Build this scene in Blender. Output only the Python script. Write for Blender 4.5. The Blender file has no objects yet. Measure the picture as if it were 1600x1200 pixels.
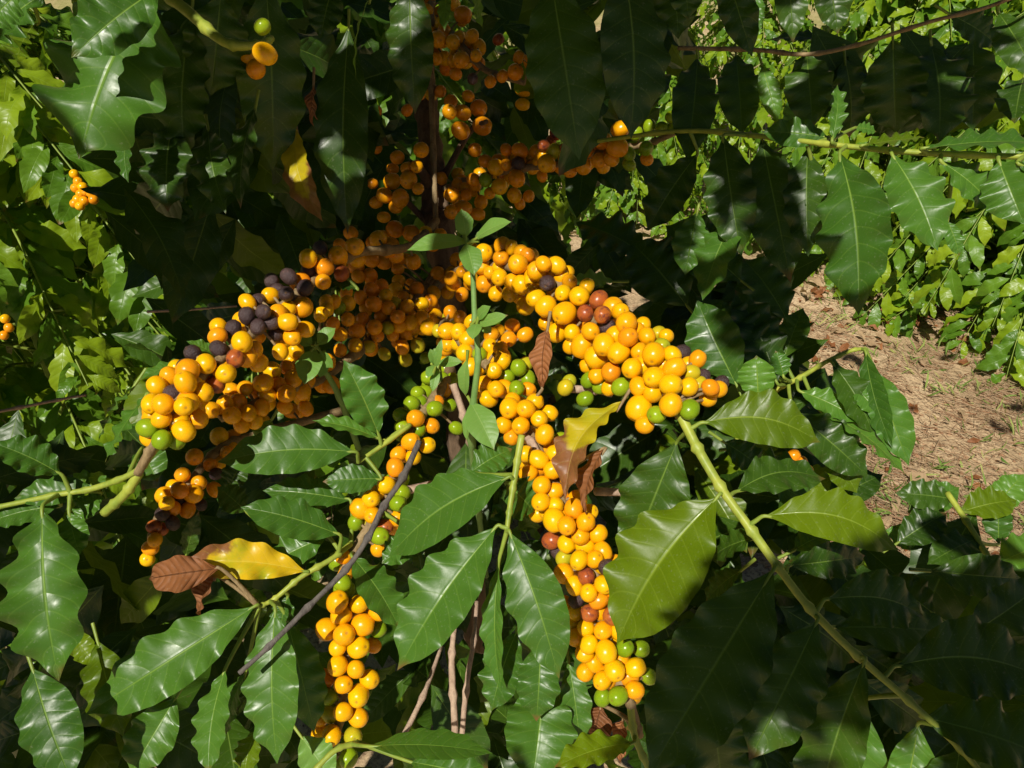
import bpy, math, random
import numpy as np
from mathutils import Vector, Matrix, noise

# ------------------------------------------------------------------ camera, sky, sun, exposure
scene = bpy.context.scene
C = scene.collection
random.seed(7)
PITCH = 32.0
FPX = 1208.0                     # focal length in pixels of a 1600 px wide picture
CAM_H = 1.5
cam_d = bpy.data.cameras.new("Camera")
cam = bpy.data.objects.new("Camera", cam_d); C.objects.link(cam)
cam.location = (0, 0, CAM_H)
cam.rotation_euler = (math.radians(90 - PITCH), 0, 0)
cam_d.sensor_width = 36.0
cam_d.lens = 36.0 * FPX / 1600.0
cam_d.clip_start = 0.02
cam_d.clip_end = 500
scene.camera = cam

_p = math.radians(PITCH)
CAM = Vector((0, 0, CAM_H))
FWD = Vector((0, math.cos(_p), -math.sin(_p)))
UP = Vector((0, math.sin(_p), math.cos(_p)))
RT = Vector((1, 0, 0))
def P(x, y, d):
    """point seen at picture position x, y (1600 wide) at d metres in front of the viewer"""
    return CAM + FWD * d + RT * ((x - 800) / FPX * d) + UP * ((600 - y) / FPX * d)
def proj(p):
    q = p - CAM; d = q.dot(FWD)
    if d <= 1e-4: return None
    return (800 + q.dot(RT) / d * FPX, 600 - q.dot(UP) / d * FPX, d)

SUN = -(P(1140, 1010, 1.0) - CAM).normalized()       # unit vector towards the sun
sun_el = math.asin(SUN.z)
sun_az = math.atan2(SUN.x, SUN.y)
sd = bpy.data.lights.new("Sun", 'SUN'); sd.energy = 5.0; sd.angle = math.radians(0.5); sd.color = (1.0, 0.94, 0.84)
so = bpy.data.objects.new("Sun", sd); C.objects.link(so)
so.rotation_euler = SUN.to_track_quat('Z', 'Y').to_euler()
so.location = (0, 0, 6)
w = bpy.data.worlds.new("World"); scene.world = w; w.use_nodes = True
nt = w.node_tree
bg = nt.nodes["Background"]
sky = nt.nodes.new("ShaderNodeTexSky"); sky.sky_type = 'NISHITA'; sky.sun_disc = False
sky.altitude = 1000; sky.air_density = 0.45; sky.dust_density = 0.15; sky.sun_elevation = sun_el; sky.sun_rotation = sun_az
nt.links.new(sky.outputs[0], bg.inputs[0]); bg.inputs[1].default_value = 0.05
scene.view_settings.view_transform = 'Standard'
scene.view_settings.look = 'None'
scene.view_settings.exposure = 0.02
scene.view_settings.gamma = 1.0
cy = scene.cycles
cy.max_bounces = 7; cy.diffuse_bounces = 2; cy.glossy_bounces = 3; cy.transmission_bounces = 4; cy.transparent_max_bounces = 4
cy.sample_clamp_indirect = 4.0
cy.use_denoising = True

# ------------------------------------------------------------------ materials
class N:
    def __init__(s, name):
        s.m = bpy.data.materials.new(name); s.m.use_nodes = True
        s.t = s.m.node_tree; s.t.nodes.clear()
        s.out = s.t.nodes.new("ShaderNodeOutputMaterial")
    def n(s, typ, **kw):
        nd = s.t.nodes.new(typ)
        for k, v in kw.items():
            if k.startswith('i_'):
                key = k[2:].replace('_', ' ')
                nd.inputs[int(key) if key.isdigit() else key].default_value = v
            else: setattr(nd, k, v)
        return nd
    def l(s, a, b): s.t.links.new(a, b)
    def math(s, op, a, b=None, c=None, clamp=False):
        nd = s.t.nodes.new("ShaderNodeMath"); nd.operation = op; nd.use_clamp = clamp
        for i, v in enumerate((a, b, c)):
            if v is None: continue
            if isinstance(v, (int, float)): nd.inputs[i].default_value = v
            else: s.l(v, nd.inputs[i])
        return nd.outputs[0]
    def mix(s, f, a, b, mode='MIX'):
        nd = s.t.nodes.new("ShaderNodeMix"); nd.data_type = 'RGBA'; nd.blend_type = mode
        for inp, v in ((nd.inputs[0], f), (nd.inputs[6], a), (nd.inputs[7], b)):
            if isinstance(v, (int, float)): inp.default_value = v
            elif isinstance(v, tuple): inp.default_value = (*v, 1)[:4]
            else: s.l(v, inp)
        return nd.outputs[2]
    def ramp(s, f, stops):
        nd = s.t.nodes.new("ShaderNodeValToRGB")
        el = nd.color_ramp.elements
        while len(el) < len(stops): el.new(0.5)
        for e, (p_, c_) in zip(el, stops):
            e.position = p_; e.color = (*c_, 1)[:4] if len(c_) == 3 else c_
        s.l(f, nd.inputs[0]); return nd.outputs[0]
    def noise(s, vec, scale, detail=4, rough=0.55, w=None):
        nd = s.t.nodes.new("ShaderNodeTexNoise"); nd.inputs['Scale'].default_value = scale
        nd.inputs['Detail'].default_value = detail; nd.inputs['Roughness'].default_value = rough
        if vec is not None: s.l(vec, nd.inputs['Vector'])
        return nd.outputs[0]

def leaf_material(name, dark, light, rib, trans, tfac=0.28, rough=0.37, blotch=None, spec=0.38, bump=0.30, bth=0):
    m = N(name)
    uv = m.n("ShaderNodeUVMap").outputs[0]
    sx = m.n("ShaderNodeSeparateXYZ"); m.l(uv, sx.inputs[0])
    geo = m.n("ShaderNodeNewGeometry")
    rnd = m.n("ShaderNodeAttribute", attribute_name="rnd").outputs['Fac']
    u = m.math('ABSOLUTE', m.math('MULTIPLY_ADD', sx.outputs[0], 2.0, -1.0))
    v = sx.outputs[1]
    up = m.math('POWER', u, 1.35)
    ph = m.math('MULTIPLY', m.math('SUBTRACT', v, m.math('MULTIPLY', up, 0.13)), 10.0)
    tri = m.math('ABSOLUTE', m.math('SUBTRACT', m.math('FRACT', ph), 0.5))       # 0.5 on a vein
    vein = m.math('MULTIPLY_ADD', tri, 14.0, -6.1, clamp=True)
    quilt = m.math('SINE', m.math('MULTIPLY', m.math('FRACT', ph), math.pi))
    mid = m.math('SUBTRACT', 1.0, m.math('MULTIPLY', u, 22.0), clamp=True)
    midw = m.math('MULTIPLY', mid, m.math('SUBTRACT', 1.15, v, clamp=True))
    pos = geo.outputs['Position']
    nz = m.noise(pos, 38, 4)
    nz2 = m.noise(pos, 420, 3)
    f = m.math('MULTIPLY_ADD', rnd, 0.75, m.math('MULTIPLY_ADD', nz, 0.6, -0.2), clamp=True)
    col = m.mix(f, dark, light)
    if blotch:
        col = m.mix(m.math('MULTIPLY_ADD', m.noise(pos, 24, 5, 0.6), 7.0, -3.6, clamp=True), col, blotch)
    if bth:
        dz = m.math('ADD', m.math('MULTIPLY', m.noise(pos, 45, 5, 0.6), 0.7), m.math('ADD', m.math('MULTIPLY', v, 0.85), m.math('MULTIPLY', up, 0.18)))
        col = m.mix(m.math('MULTIPLY_ADD', dz, 12.0, -12.0 * bth, clamp=True), col, m.mix(m.noise(pos, 200, 3), (0.13, 0.045, 0.015), (0.36, 0.15, 0.06)))
    col = m.mix(m.math('MULTIPLY', vein, 0.16), col, rib)
    col = m.mix(m.math('MULTIPLY', midw, 0.85), col, rib)
    spot = m.math('MULTIPLY_ADD', m.noise(pos, 150, 2, 0.5), 30.0, -23.2, clamp=True)
    col = m.mix(m.math('MULTIPLY', spot, 0.5), col, (0.16, 0.10, 0.04))
    dust = m.math('MULTIPLY_ADD', m.noise(pos, 700, 2, 0.5), 9.0, -5.6, clamp=True)
    col = m.mix(m.math('MULTIPLY', dust, 0.14), col, (0.45, 0.45, 0.35))
    tipb = m.math('MULTIPLY', m.math('MULTIPLY_ADD', v, 14.0, -12.6, clamp=True), m.math('MULTIPLY_ADD', m.noise(pos, 30, 3), 8.0, -3.9, clamp=True))
    col = m.mix(m.math('MULTIPLY', tipb, 0.9), col, (0.20, 0.09, 0.03))
    back = m.mix(0.22, col, (0.13, 0.20, 0.06))
    colf = m.mix(geo.outputs['Backfacing'], col, back)
    h = m.math('ADD', m.math('MULTIPLY', quilt, 0.75), m.math('MULTIPLY', nz2, 0.10))
    h = m.math('ADD', h, m.math('MULTIPLY', m.noise(pos, 110, 3), 0.5))
    h = m.math('SUBTRACT', h, m.math('MULTIPLY', mid, 0.9))
    b = m.n("ShaderNodeBump", i_Strength=bump, i_Distance=0.0011); m.l(h, b.inputs['Height'])
    ps = m.n("ShaderNodeBsdfPrincipled")
    m.l(colf, ps.inputs['Base Color']); m.l(b.outputs[0], ps.inputs['Normal'])
    m.l(m.math('ADD', m.math('MULTIPLY_ADD', m.noise(pos, 75, 5, 0.65), 0.42, rough - 0.20), m.math('MULTIPLY', geo.outputs['Backfacing'], 0.25)), ps.inputs['Roughness'])
    ps.inputs['Specular IOR Level'].default_value = spec
    tr = m.n("ShaderNodeBsdfTranslucent"); m.l(m.mix(m.math('MULTIPLY', vein, 0.35), trans, rib), tr.inputs[0])
    m.l(b.outputs[0], tr.inputs['Normal'])
    ms = m.n("ShaderNodeMixShader", i_0=tfac); m.l(ps.outputs[0], ms.inputs[1]); m.l(tr.outputs[0], ms.inputs[2])
    m.l(ms.outputs[0], m.out.inputs[0])
    return m.m

M = {}
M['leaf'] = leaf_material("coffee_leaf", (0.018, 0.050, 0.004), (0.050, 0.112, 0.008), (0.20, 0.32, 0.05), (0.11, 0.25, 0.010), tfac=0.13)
M['mid'] = leaf_material("coffee_leaf_sunlit", (0.034, 0.098, 0.010), (0.075, 0.180, 0.018), (0.26, 0.42, 0.06), (0.14, 0.33, 0.015), tfac=0.16)  # brighter copy of the leaf green for sunlit leaves, light put into the colour
M['olive'] = leaf_material("coffee_leaf_olive", (0.075, 0.135, 0.003), (0.14, 0.215, 0.004), (0.34, 0.46, 0.05), (0.20, 0.36, 0.015), tfac=0.24)
M['young'] = leaf_material("coffee_leaf_young", (0.055, 0.165, 0.020), (0.12, 0.27, 0.03), (0.36, 0.50, 0.07), (0.26, 0.48, 0.02), tfac=0.30)
M['yellow'] = leaf_material("coffee_leaf_yellow", (0.60, 0.50, 0.008), (0.80, 0.50, 0.015), (0.80, 0.62, 0.06), (0.6, 0.45, 0.01), blotch=(0.42, 0.46, 0.015), bth=0.98, rough=0.36)
M['turning'] = leaf_material("coffee_leaf_turning", (0.40, 0.40, 0.008), (0.56, 0.44, 0.012), (0.50, 0.42, 0.06), (0.5, 0.4, 0.01), blotch=(0.42, 0.40, 0.012), bth=0.86, rough=0.4)
M['brown'] = leaf_material("dry_leaf", (0.20, 0.075, 0.025), (0.46, 0.19, 0.07), (0.36, 0.18, 0.09), (0.3, 0.1, 0.03), blotch=(0.42, 0.20, 0.10), rough=0.55, bump=1.0, spec=0.25)
M['tan'] = leaf_material("dry_leaf_tan", (0.40, 0.27, 0.15), (0.56, 0.40, 0.22), (0.50, 0.38, 0.22), (0.3, 0.2, 0.1), rough=0.6, bump=1.0, spec=0.2)
M['weed'] = leaf_material("weed_leaf", (0.13, 0.28, 0.045), (0.20, 0.38, 0.075), (0.34, 0.48, 0.14), (0.28, 0.5, 0.05), rough=0.42, spec=0.35, bump=0.12)
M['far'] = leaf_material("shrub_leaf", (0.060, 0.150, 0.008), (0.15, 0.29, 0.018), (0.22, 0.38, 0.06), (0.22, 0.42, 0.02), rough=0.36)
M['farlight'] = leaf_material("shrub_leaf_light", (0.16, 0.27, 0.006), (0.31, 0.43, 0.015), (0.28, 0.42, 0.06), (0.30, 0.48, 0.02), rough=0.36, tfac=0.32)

def stem_material(name, a, b, scale=90, rough=0.6, bump=0.5, streak=6.0):
    m = N(name)
    geo = m.n("ShaderNodeNewGeometry"); oi = m.n("ShaderNodeTexCoord")
    mp = m.n("ShaderNodeMapping"); mp.inputs['Scale'].default_value = (1, 1, 1.0 / streak); m.l(oi.outputs['Object'], mp.inputs[0])
    nz = m.noise(mp.outputs[0], scale, 6, 0.65); nz2 = m.noise(oi.outputs['Object'], scale * 5, 4)
    col = m.ramp(m.math('MULTIPLY_ADD', nz2, 0.25, m.math('MULTIPLY', nz, 0.85)), [(0.32, a), (0.68, b)])
    bm_ = m.n("ShaderNodeBump", i_Strength=bump, i_Distance=0.002); m.l(nz, bm_.inputs['Height'])
    ps = m.n("ShaderNodeBsdfPrincipled", i_Roughness=rough)
    ps.inputs['Specular IOR Level'].default_value = 0.35
    m.l(col, ps.inputs['Base Color']); m.l(bm_.outputs[0], ps.inputs['Normal']); m.l(ps.outputs[0], m.out.inputs[0])
    return m.m
M['stem'] = stem_material("green_stem", (0.15, 0.24, 0.03), (0.40, 0.44, 0.06), 60, 0.45, 0.25)
M['petiole'] = stem_material("leaf_stalk", (0.10, 0.18, 0.02), (0.27, 0.35, 0.05), 60, 0.45, 0.2)
M['woody'] = stem_material("young_wood", (0.14, 0.09, 0.035), (0.36, 0.26, 0.13), 160, 0.75, 0.9)
M['bark'] = stem_material("trunk_bark", (0.055, 0.034, 0.020), (0.21, 0.14, 0.085), 120, 0.9, 1.0, 5)
M['deadwood'] = stem_material("dead_wood", (0.26, 0.17, 0.12), (0.52, 0.38, 0.27), 220, 0.85, 0.8)
M['greywood'] = stem_material("grey_wood", (0.045, 0.038, 0.034), (0.16, 0.14, 0.12), 220, 0.85, 0.9)
M['weedstem'] = stem_material("weed_stem", (0.10, 0.22, 0.05), (0.22, 0.36, 0.10), 120, 0.55, 0.3)

def cherry_material(name, cols, blotch=None, bl=(6.0, -3.6), rough=0.27, sss=0.12, wrinkle=0.0, spec=0.38, merged=False):
    m = N(name)
    oi = m.n("ShaderNodeObjectInfo"); tc = m.n("ShaderNodeTexCoord")
    ob = tc.outputs['Object']; orn = oi.outputs['Random']
    if merged:
        orn = m.n("ShaderNodeAttribute", attribute_name="rnd").outputs['Fac']
        mp_ = m.n("ShaderNodeMapping"); mp_.inputs['Scale'].default_value = (140,) * 3; m.l(ob, mp_.inputs[0]); ob = mp_.outputs[0]
    add = m.n("ShaderNodeVectorMath", operation='ADD'); m.l(ob, add.inputs[0])
    sc_ = m.n("ShaderNodeVectorMath", operation='SCALE'); sc_.inputs[0].default_value = (13, 7, 29); m.l(orn, sc_.inputs['Scale'])
    m.l(sc_.outputs[0], add.inputs[1]); vec = add.outputs[0]
    nz = m.noise(vec, 0.9, 3)
    f = m.math('ADD', m.math('MULTIPLY', orn, 0.7), m.math('MULTIPLY_ADD', nz, 0.8, -0.25), clamp=True)
    st = [(i / (len(cols) - 1), c) for i, c in enumerate(cols)]
    col = m.ramp(f, st)
    if blotch:
        col = m.mix(m.math('MULTIPLY_ADD', m.noise(vec, 1.1, 4, 0.6), bl[0], bl[1], clamp=True), col, blotch)
    # tiny pale lenticels and darker flecks on the skin
    fl = m.math('MULTIPLY_ADD', m.noise(vec, 9.0, 2, 0.5), 14.0, -9.6, clamp=True)
    col = m.mix(m.math('MULTIPLY', fl, 0.35), col, (0.33, 0.12, 0.01))
    sx = m.n("ShaderNodeSeparateXYZ"); m.l(ob, sx.inputs[0])
    r2 = m.math('SQRT', m.math('ADD', m.math('POWER', sx.outputs[0], 2.0), m.math('POWER', sx.outputs[1], 2.0)))
    top = m.math('GREATER_THAN', sx.outputs[2], 0.0)
    nav = m.math('MULTIPLY', m.math('MULTIPLY_ADD', r2, -9.0, 1.75, clamp=True), top)
    col = m.mix(m.math('MULTIPLY', nav, 0.0 if merged else 0.5), col, (0.22, 0.11, 0.02))
    hb = m.math('ADD', m.math('MULTIPLY', m.noise(vec, 2.6, 3), 0.35), m.math('MULTIPLY', m.noise(vec, 22.0, 2), 0.03))
    if wrinkle: hb = m.math('ADD', hb, m.math('MULTIPLY', m.noise(vec, 5.0, 4, 0.7), wrinkle))
    b = m.n("ShaderNodeBump", i_Strength=0.30 if not wrinkle else 0.9, i_Distance=0.0012); m.l(hb, b.inputs['Height'])
    ps = m.n("ShaderNodeBsdfPrincipled")
    m.l(col, ps.inputs['Base Color']); m.l(b.outputs[0], ps.inputs['Normal'])
    m.l(m.math('ADD', m.math('MULTIPLY_ADD', m.noise(vec, 3.0, 3), 0.2, rough - 0.1), m.math('MULTIPLY', nav, 0.0 if merged else 0.3)), ps.inputs['Roughness'])
    ps.inputs['Specular IOR Level'].default_value = spec
    if sss:
        ps.inputs['Subsurface Weight'].default_value = sss
        ps.inputs['Subsurface Radius'].default_value = (1.0, 0.45, 0.08)
        ps.inputs['Subsurface Scale'].default_value = 0.004
    m.l(ps.outputs[0], m.out.inputs[0])
    return m.m
M['Y'] = cherry_material("ripe_yellow_cherry", [(0.86, 0.50, 0.002), (0.90, 0.44, 0.002), (0.90, 0.35, 0.003)], spec=0.42)
M['O'] = cherry_material("ripe_orange_cherry", [(0.88, 0.42, 0.004), (0.84, 0.33, 0.004), (0.80, 0.24, 0.006)], blotch=(0.62, 0.16, 0.015), bl=(6.0, -4.0))
M['R'] = cherry_material("overripe_red_cherry", [(0.55, 0.17, 0.02), (0.30, 0.055, 0.022)], blotch=(0.12, 0.03, 0.03), bl=(6.0, -3.0), rough=0.3)
M['G'] = cherry_material("unripe_green_cherry", [(0.12, 0.26, 0.012), (0.20, 0.36, 0.02)], rough=0.25)
M['L'] = cherry_material("half_ripe_cherry", [(0.34, 0.40, 0.015), (0.62, 0.45, 0.012)], rough=0.25)
M['G'] = cherry_material("unripe_green_cherry", [(0.17, 0.29, 0.006), (0.30, 0.41, 0.010)], rough=0.27)
M['Ym'] = cherry_material("ripe_yellow_cherry_rear", [(0.86, 0.50, 0.002), (0.90, 0.44, 0.002), (0.90, 0.35, 0.003)], merged=True)
M['Om'] = cherry_material("ripe_orange_cherry_rear", [(0.88, 0.42, 0.004), (0.84, 0.33, 0.004), (0.80, 0.24, 0.006)], merged=True)
M['Gm'] = cherry_material("unripe_green_cherry_rear", [(0.17, 0.29, 0.006), (0.30, 0.41, 0.010)], merged=True)
M['D'] = cherry_material("dried_black_cherry", [(0.040, 0.024, 0.026), (0.085, 0.048, 0.045)], blotch=(0.16, 0.07, 0.05), rough=0.36, sss=0, wrinkle=0.9, spec=0.5)

def ground_material():
    m = N("dry_dirt")
    geo = m.n("ShaderNodeNewGeometry"); pos = geo.outputs['Position']
    n1 = m.noise(pos, 1.3, 6, 0.6); n2 = m.noise(pos, 14, 8, 0.7); n3 = m.noise(pos, 90, 6, 0.7)
    f = m.math('ADD', m.math('MULTIPLY', n1, 0.45), m.math('MULTIPLY', n2, 0.55))
    col = m.ramp(f, [(0.33, (0.34, 0.235, 0.13)), (0.50, (0.62, 0.455, 0.265)), (0.66, (0.80, 0.62, 0.39))])
    col = m.mix(m.math('MULTIPLY_ADD', n3, 5.0, -2.4, clamp=True), col, (0.17, 0.09, 0.055))
    sp = m.n("ShaderNodeSeparateXYZ"); m.l(pos, sp.inputs[0])
    far = m.math('MULTIPLY_ADD', sp.outputs[1], 0.35, -1.9, clamp=True)
    grass = m.math('ADD', m.math('MULTIPLY_ADD', m.noise(pos, 0.7, 5, 0.65), 8.0, -4.6, clamp=True), m.math('MULTIPLY', far, m.math('MULTIPLY_ADD', m.noise(pos, 0.5, 6, 0.7), 6.0, -2.2, clamp=True)), clamp=True)
    col = m.mix(m.math('MULTIPLY', grass, 0.7), col, m.mix(n2, (0.14, 0.19, 0.04), (0.34, 0.34, 0.10)))
    b = m.n("ShaderNodeBump", i_Strength=0.9, i_Distance=0.012); m.l(m.math('ADD', n2, m.math('MULTIPLY', n3, 0.4)), b.inputs['Height'])
    ps = m.n("ShaderNodeBsdfPrincipled", i_Roughness=0.95); ps.inputs['Specular IOR Level'].default_value = 0.15
    m.l(col, ps.inputs['Base Color']); m.l(b.outputs[0], ps.inputs['Normal']); m.l(ps.outputs[0], m.out.inputs[0])
    return m.m
M['ground'] = ground_material()
def straw_material(name, stops):
    m = N(name)
    rnd = m.n("ShaderNodeAttribute", attribute_name="rnd").outputs['Fac']
    col = m.ramp(rnd, stops)
    ps = m.n("ShaderNodeBsdfPrincipled", i_Roughness=0.7); ps.inputs['Specular IOR Level'].default_value = 0.25
    m.l(col, ps.inputs['Base Color'])
    tr = m.n("ShaderNodeBsdfTranslucent"); m.l(col, tr.inputs[0])
    ms = m.n("ShaderNodeMixShader", i_0=0.2); m.l(ps.outputs[0], ms.inputs[1]); m.l(tr.outputs[0], ms.inputs[2])
    m.l(ms.outputs[0], m.out.inputs[0]); return m.m
M['straw'] = straw_material("straw", [(0.0, (0.30, 0.19, 0.10)), (0.35, (0.60, 0.45, 0.27)), (0.7, (0.48, 0.30, 0.17)), (1.0, (0.30, 0.12, 0.05))])
M['grass'] = straw_material("grass_blades", [(0.0, (0.10, 0.20, 0.03)), (0.6, (0.24, 0.34, 0.07)), (1.0, (0.46, 0.44, 0.15))])

# ------------------------------------------------------------------ mesh helpers
class MB:
    def __init__(s): s.v = []; s.f = []; s.mi = []; s.uv = []; s.rnd = []
    def add(s, verts, faces, uvs=None, rnd=0.5, mi=0):
        o = len(s.v); s.v.extend([tuple(q) for q in verts]); s.rnd.extend([rnd] * len(verts))
        s.uv.extend(uvs if uvs is not None else [(0.5, 0.5)] * len(verts))
        for fc in faces: s.f.append(tuple(i + o for i in fc)); s.mi.append(mi)
    def build(s, name, mats, parent=None, loc=None, smooth=True):
        me = bpy.data.meshes.new(name)
        org = Vector(loc) if loc is not None else Vector((0, 0, 0))
        vs = [(a - org.x, b - org.y, c - org.z) for a, b, c in s.v] if loc is not None else s.v
        me.from_pydata(vs, [], s.f)
        uvl = me.uv_layers.new(name="UVMap")
        li = np.empty(len(me.loops), dtype=np.int32); me.loops.foreach_get("vertex_index", li)
        uvl.data.foreach_set("uv", np.array(s.uv, dtype=np.float32)[li].ravel())
        at = me.attributes.new("rnd", 'FLOAT', 'POINT'); at.data.foreach_set("value", np.array(s.rnd, dtype=np.float32))
        if not isinstance(mats, (list, tuple)): mats = [mats]
        for mt in mats: me.materials.append(mt)
        me.polygons.foreach_set("material_index", np.array(s.mi, dtype=np.int32))
        if smooth: me.polygons.foreach_set("use_smooth", np.ones(len(me.polygons), dtype=bool))
        me.update()
        o = bpy.data.objects.new(name, me); C.objects.link(o)
        if loc is not None: o.location = org
        if parent is not None:
            o.parent = parent; o.location = org - Vector(parent_world(parent))
        return o
def parent_world(p):
    v = Vector(p.location)
    while p.parent is not None:
        p = p.parent; v += Vector(p.location)
    return v
def thing(name, label, cat, loc, group=None, kind=None):
    o = bpy.data.objects.new(name, None); C.objects.link(o); o.location = loc; o.empty_display_size = 0.1
    o['label'] = label; o['category'] = cat
    if group: o['group'] = group
    if kind: o['kind'] = kind
    return o

def smooth_path(pts, sub=6):
    pts = [Vector(q) for q in pts]
    if len(pts) < 3: 
        return [pts[0].lerp(pts[-1], i / sub) for i in range(sub + 1)]
    ext = [pts[0] * 2 - pts[1]] + pts + [pts[-1] * 2 - pts[-2]]
    out = []
    for i in range(1, len(ext) - 2):
        a, b, c, d = ext[i - 1:i + 3]
        for k in range(sub):
            t = k / sub
            out.append(0.5 * ((2 * b) + (c - a) * t + (2 * a - 5 * b + 4 * c - d) * t * t + (3 * b - 3 * c + d - a) * t ** 3))
    out.append(pts[-1]); return out
def tube(mb, path, r0, r1, seg=8, nodes=0.0, node_every=7, mi=0, rnd=0.5, rough=0.0, cap=True):
    n = len(path); rings = []
    tprev = None; nrm = None
    for i, q in enumerate(path):
        t = (path[min(i + 1, n - 1)] - path[max(i - 1, 0)]).normalized()
        if nrm is None:
            nrm = t.orthogonal().normalized()
        else:
            nrm = (nrm - t * nrm.dot(t)).normalized()
        bn = t.cross(nrm)
        f = i / (n - 1); r = r0 + (r1 - r0) * f
        if nodes and i % node_every == 0 and 0 < i < n - 1: r *= 1 + nodes
        ring = []
        for k in range(seg):
            a = 2 * math.pi * k / seg
            rr = r * (1 + rough * (noise.noise(q * 60 + Vector((k * 1.7, 0, 0)))))
            ring.append(q + (nrm * math.cos(a) + bn * math.sin(a)) * rr)
        rings.append(ring)
    vs = [q for rg in rings for q in rg]; fs = []
    for i in range(n - 1):
        for k in range(seg):
            k2 = (k + 1) % seg
            fs.append((i * seg + k, i * seg + k2, (i + 1) * seg + k2, (i + 1) * seg + k))
    if cap:
        fs.append(tuple(range(seg))[::-1]); fs.append(tuple((n - 1) * seg + k for k in range(seg)))
    mb.add(vs, fs, None, rnd, mi)

PROF = [(0, 0.0), (0.025, 0.05), (0.06, 0.16), (0.11, 0.33), (0.17, 0.53), (0.25, 0.75), (0.34, 0.91), (0.44, 0.99), (0.53, 1.0), (0.63, 0.955), (0.72, 0.85), (0.80, 0.69), (0.86, 0.50), (0.905, 0.30), (0.94, 0.15), (0.97, 0.07), (1.0, 0.0)]
def prof(v):
    for (a, fa), (b, fb) in zip(PROF, PROF[1:]):
        if v <= b:
            t = (v - a) / (b - a); return fa + (fb - fa) * t
    return 0.0
def add_leaf(mb, B, T, W, nrm, fold=18, bend=0.06, curve=0.0, wave=0.12, nw=4.0, nv=26, nu=5, curl=0.0, mi=0, rng=random, quilt=1.0, twist=0.0, rnd=None):
    """a leaf blade from base B to tip T, W wide; nrm is the way its upper face looks"""
    a = T - B; L = a.length; a = a / L
    n = (nrm - a * nrm.dot(a))
    n = n.normalized() if n.length > 1e-4 else a.orthogonal().normalized()
    s = a.cross(n)
    ph1, ph2 = rng.uniform(0, 6.28), rng.uniform(0, 6.28)
    k1 = nw * rng.uniform(0.85, 1.15); k2 = nw * rng.uniform(0.85, 1.15)
    fo = math.radians(fold); h = W / 2
    rnd = rng.random() if rnd is None else rnd
    skew = rng.uniform(-0.05, 0.05)
    vs = []; uvs = []; fs = []
    for i in range(nv + 1):
        v = i / nv; wv = prof(v); env = min(1, wv * 1.5)
        tw = math.radians(twist) * (v - 0.3)
        s2 = s * math.cos(tw) + n * math.sin(tw); n2 = n * math.cos(tw) - s * math.sin(tw)
        c = B + a * (L * v) + s * (curve * L * math.sin(math.pi * v)) + n * (bend * L * math.sin(math.pi * min(1, v * 1.02))) - n * (curl * L * v ** 3)
        for j in range(-nu, nu + 1):
            u = j / nu; au = abs(u)
            ph, kk = (ph1, k1) if u > 0 else (ph2, k2)
            sw = math.sin(2 * math.pi * kk * v + ph) + 0.3 * math.sin(2 * math.pi * kk * 0.53 * v + ph * 1.7)
            ww = wv * h * (1 + 0.045 * au * sw + skew * u)
            z = au ** 1.7 * wave * 1.45 * W * 0.5 * sw * env
            z += quilt * 0.007 * W * math.cos(2 * math.pi * 10 * (v - 0.13 * au ** 1.35)) * math.sin(math.pi * min(au, 1)) * env
            # rounded channel along the midrib, edges rolling back down
            zf = math.sin(fo) * (au - 0.38 * au * au)
            vs.append(c + s2 * (u * ww * math.cos(fo * 0.8)) + n2 * (ww * zf + z))
            uvs.append((0.5 + 0.5 * u, v))
    m_ = 2 * nu + 1
    for i in range(nv):
        for j in range(m_ - 1):
            q = i * m_ + j
            fs.append((q, q + 1, q + m_ + 1, q + m_))
    mb.add(vs, fs, uvs, rnd, mi)

# ------------------------------------------------------------------ the ground and the far slope
mb = MB()
def gz(x, y):
    z = 0.02 * noise.noise(Vector((x * 1.6, y * 1.6, 0))) + 0.012 * noise.noise(Vector((x * 7, y * 7, 3)))
    z += 0.10 * noise.noise(Vector((x * 0.25, y * 0.25, 7)))
    if y > 5: z += (y - 5) * 0.05
    if y > 9: z += min((y - 9) ** 1.35 * 0.10, 60)
    return z
xs = [-220, -120, -60, -30, -15, -8] + [-5 + i * 0.11 for i in range(92)] + [5.3, 7, 10, 16, 30, 60, 120, 220]
ys = [-60, -20, -8, -3, -1] + [-0.5 + i * 0.11 for i in range(74)] + [8, 9, 10, 12, 15, 20, 28, 40, 60, 90, 140, 220, 320]
nx = len(xs)
mb.add([(x, y, gz(x, y)) for y in ys for x in xs], [(j * nx + i, j * nx + i + 1, (j + 1) * nx + i + 1, (j + 1) * nx + i) for j in range(len(ys) - 1) for i in range(nx - 1)])
g = mb.build("ground", M['ground']); g['kind'] = 'structure'; g['label'] = "dry reddish dirt between the rows of coffee bushes"

def ground_at(x, y):
    """the point of the ground seen at picture position x, y"""
    d = P(x, y, 1.0) - CAM
    t = CAM_H / -d.z if d.z < 0 else 30
    for _ in range(12):
        q = CAM + d * t; t += (q.z - gz(q.x, q.y)) / max(-d.z, 0.05)
    return CAM + d * t

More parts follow.
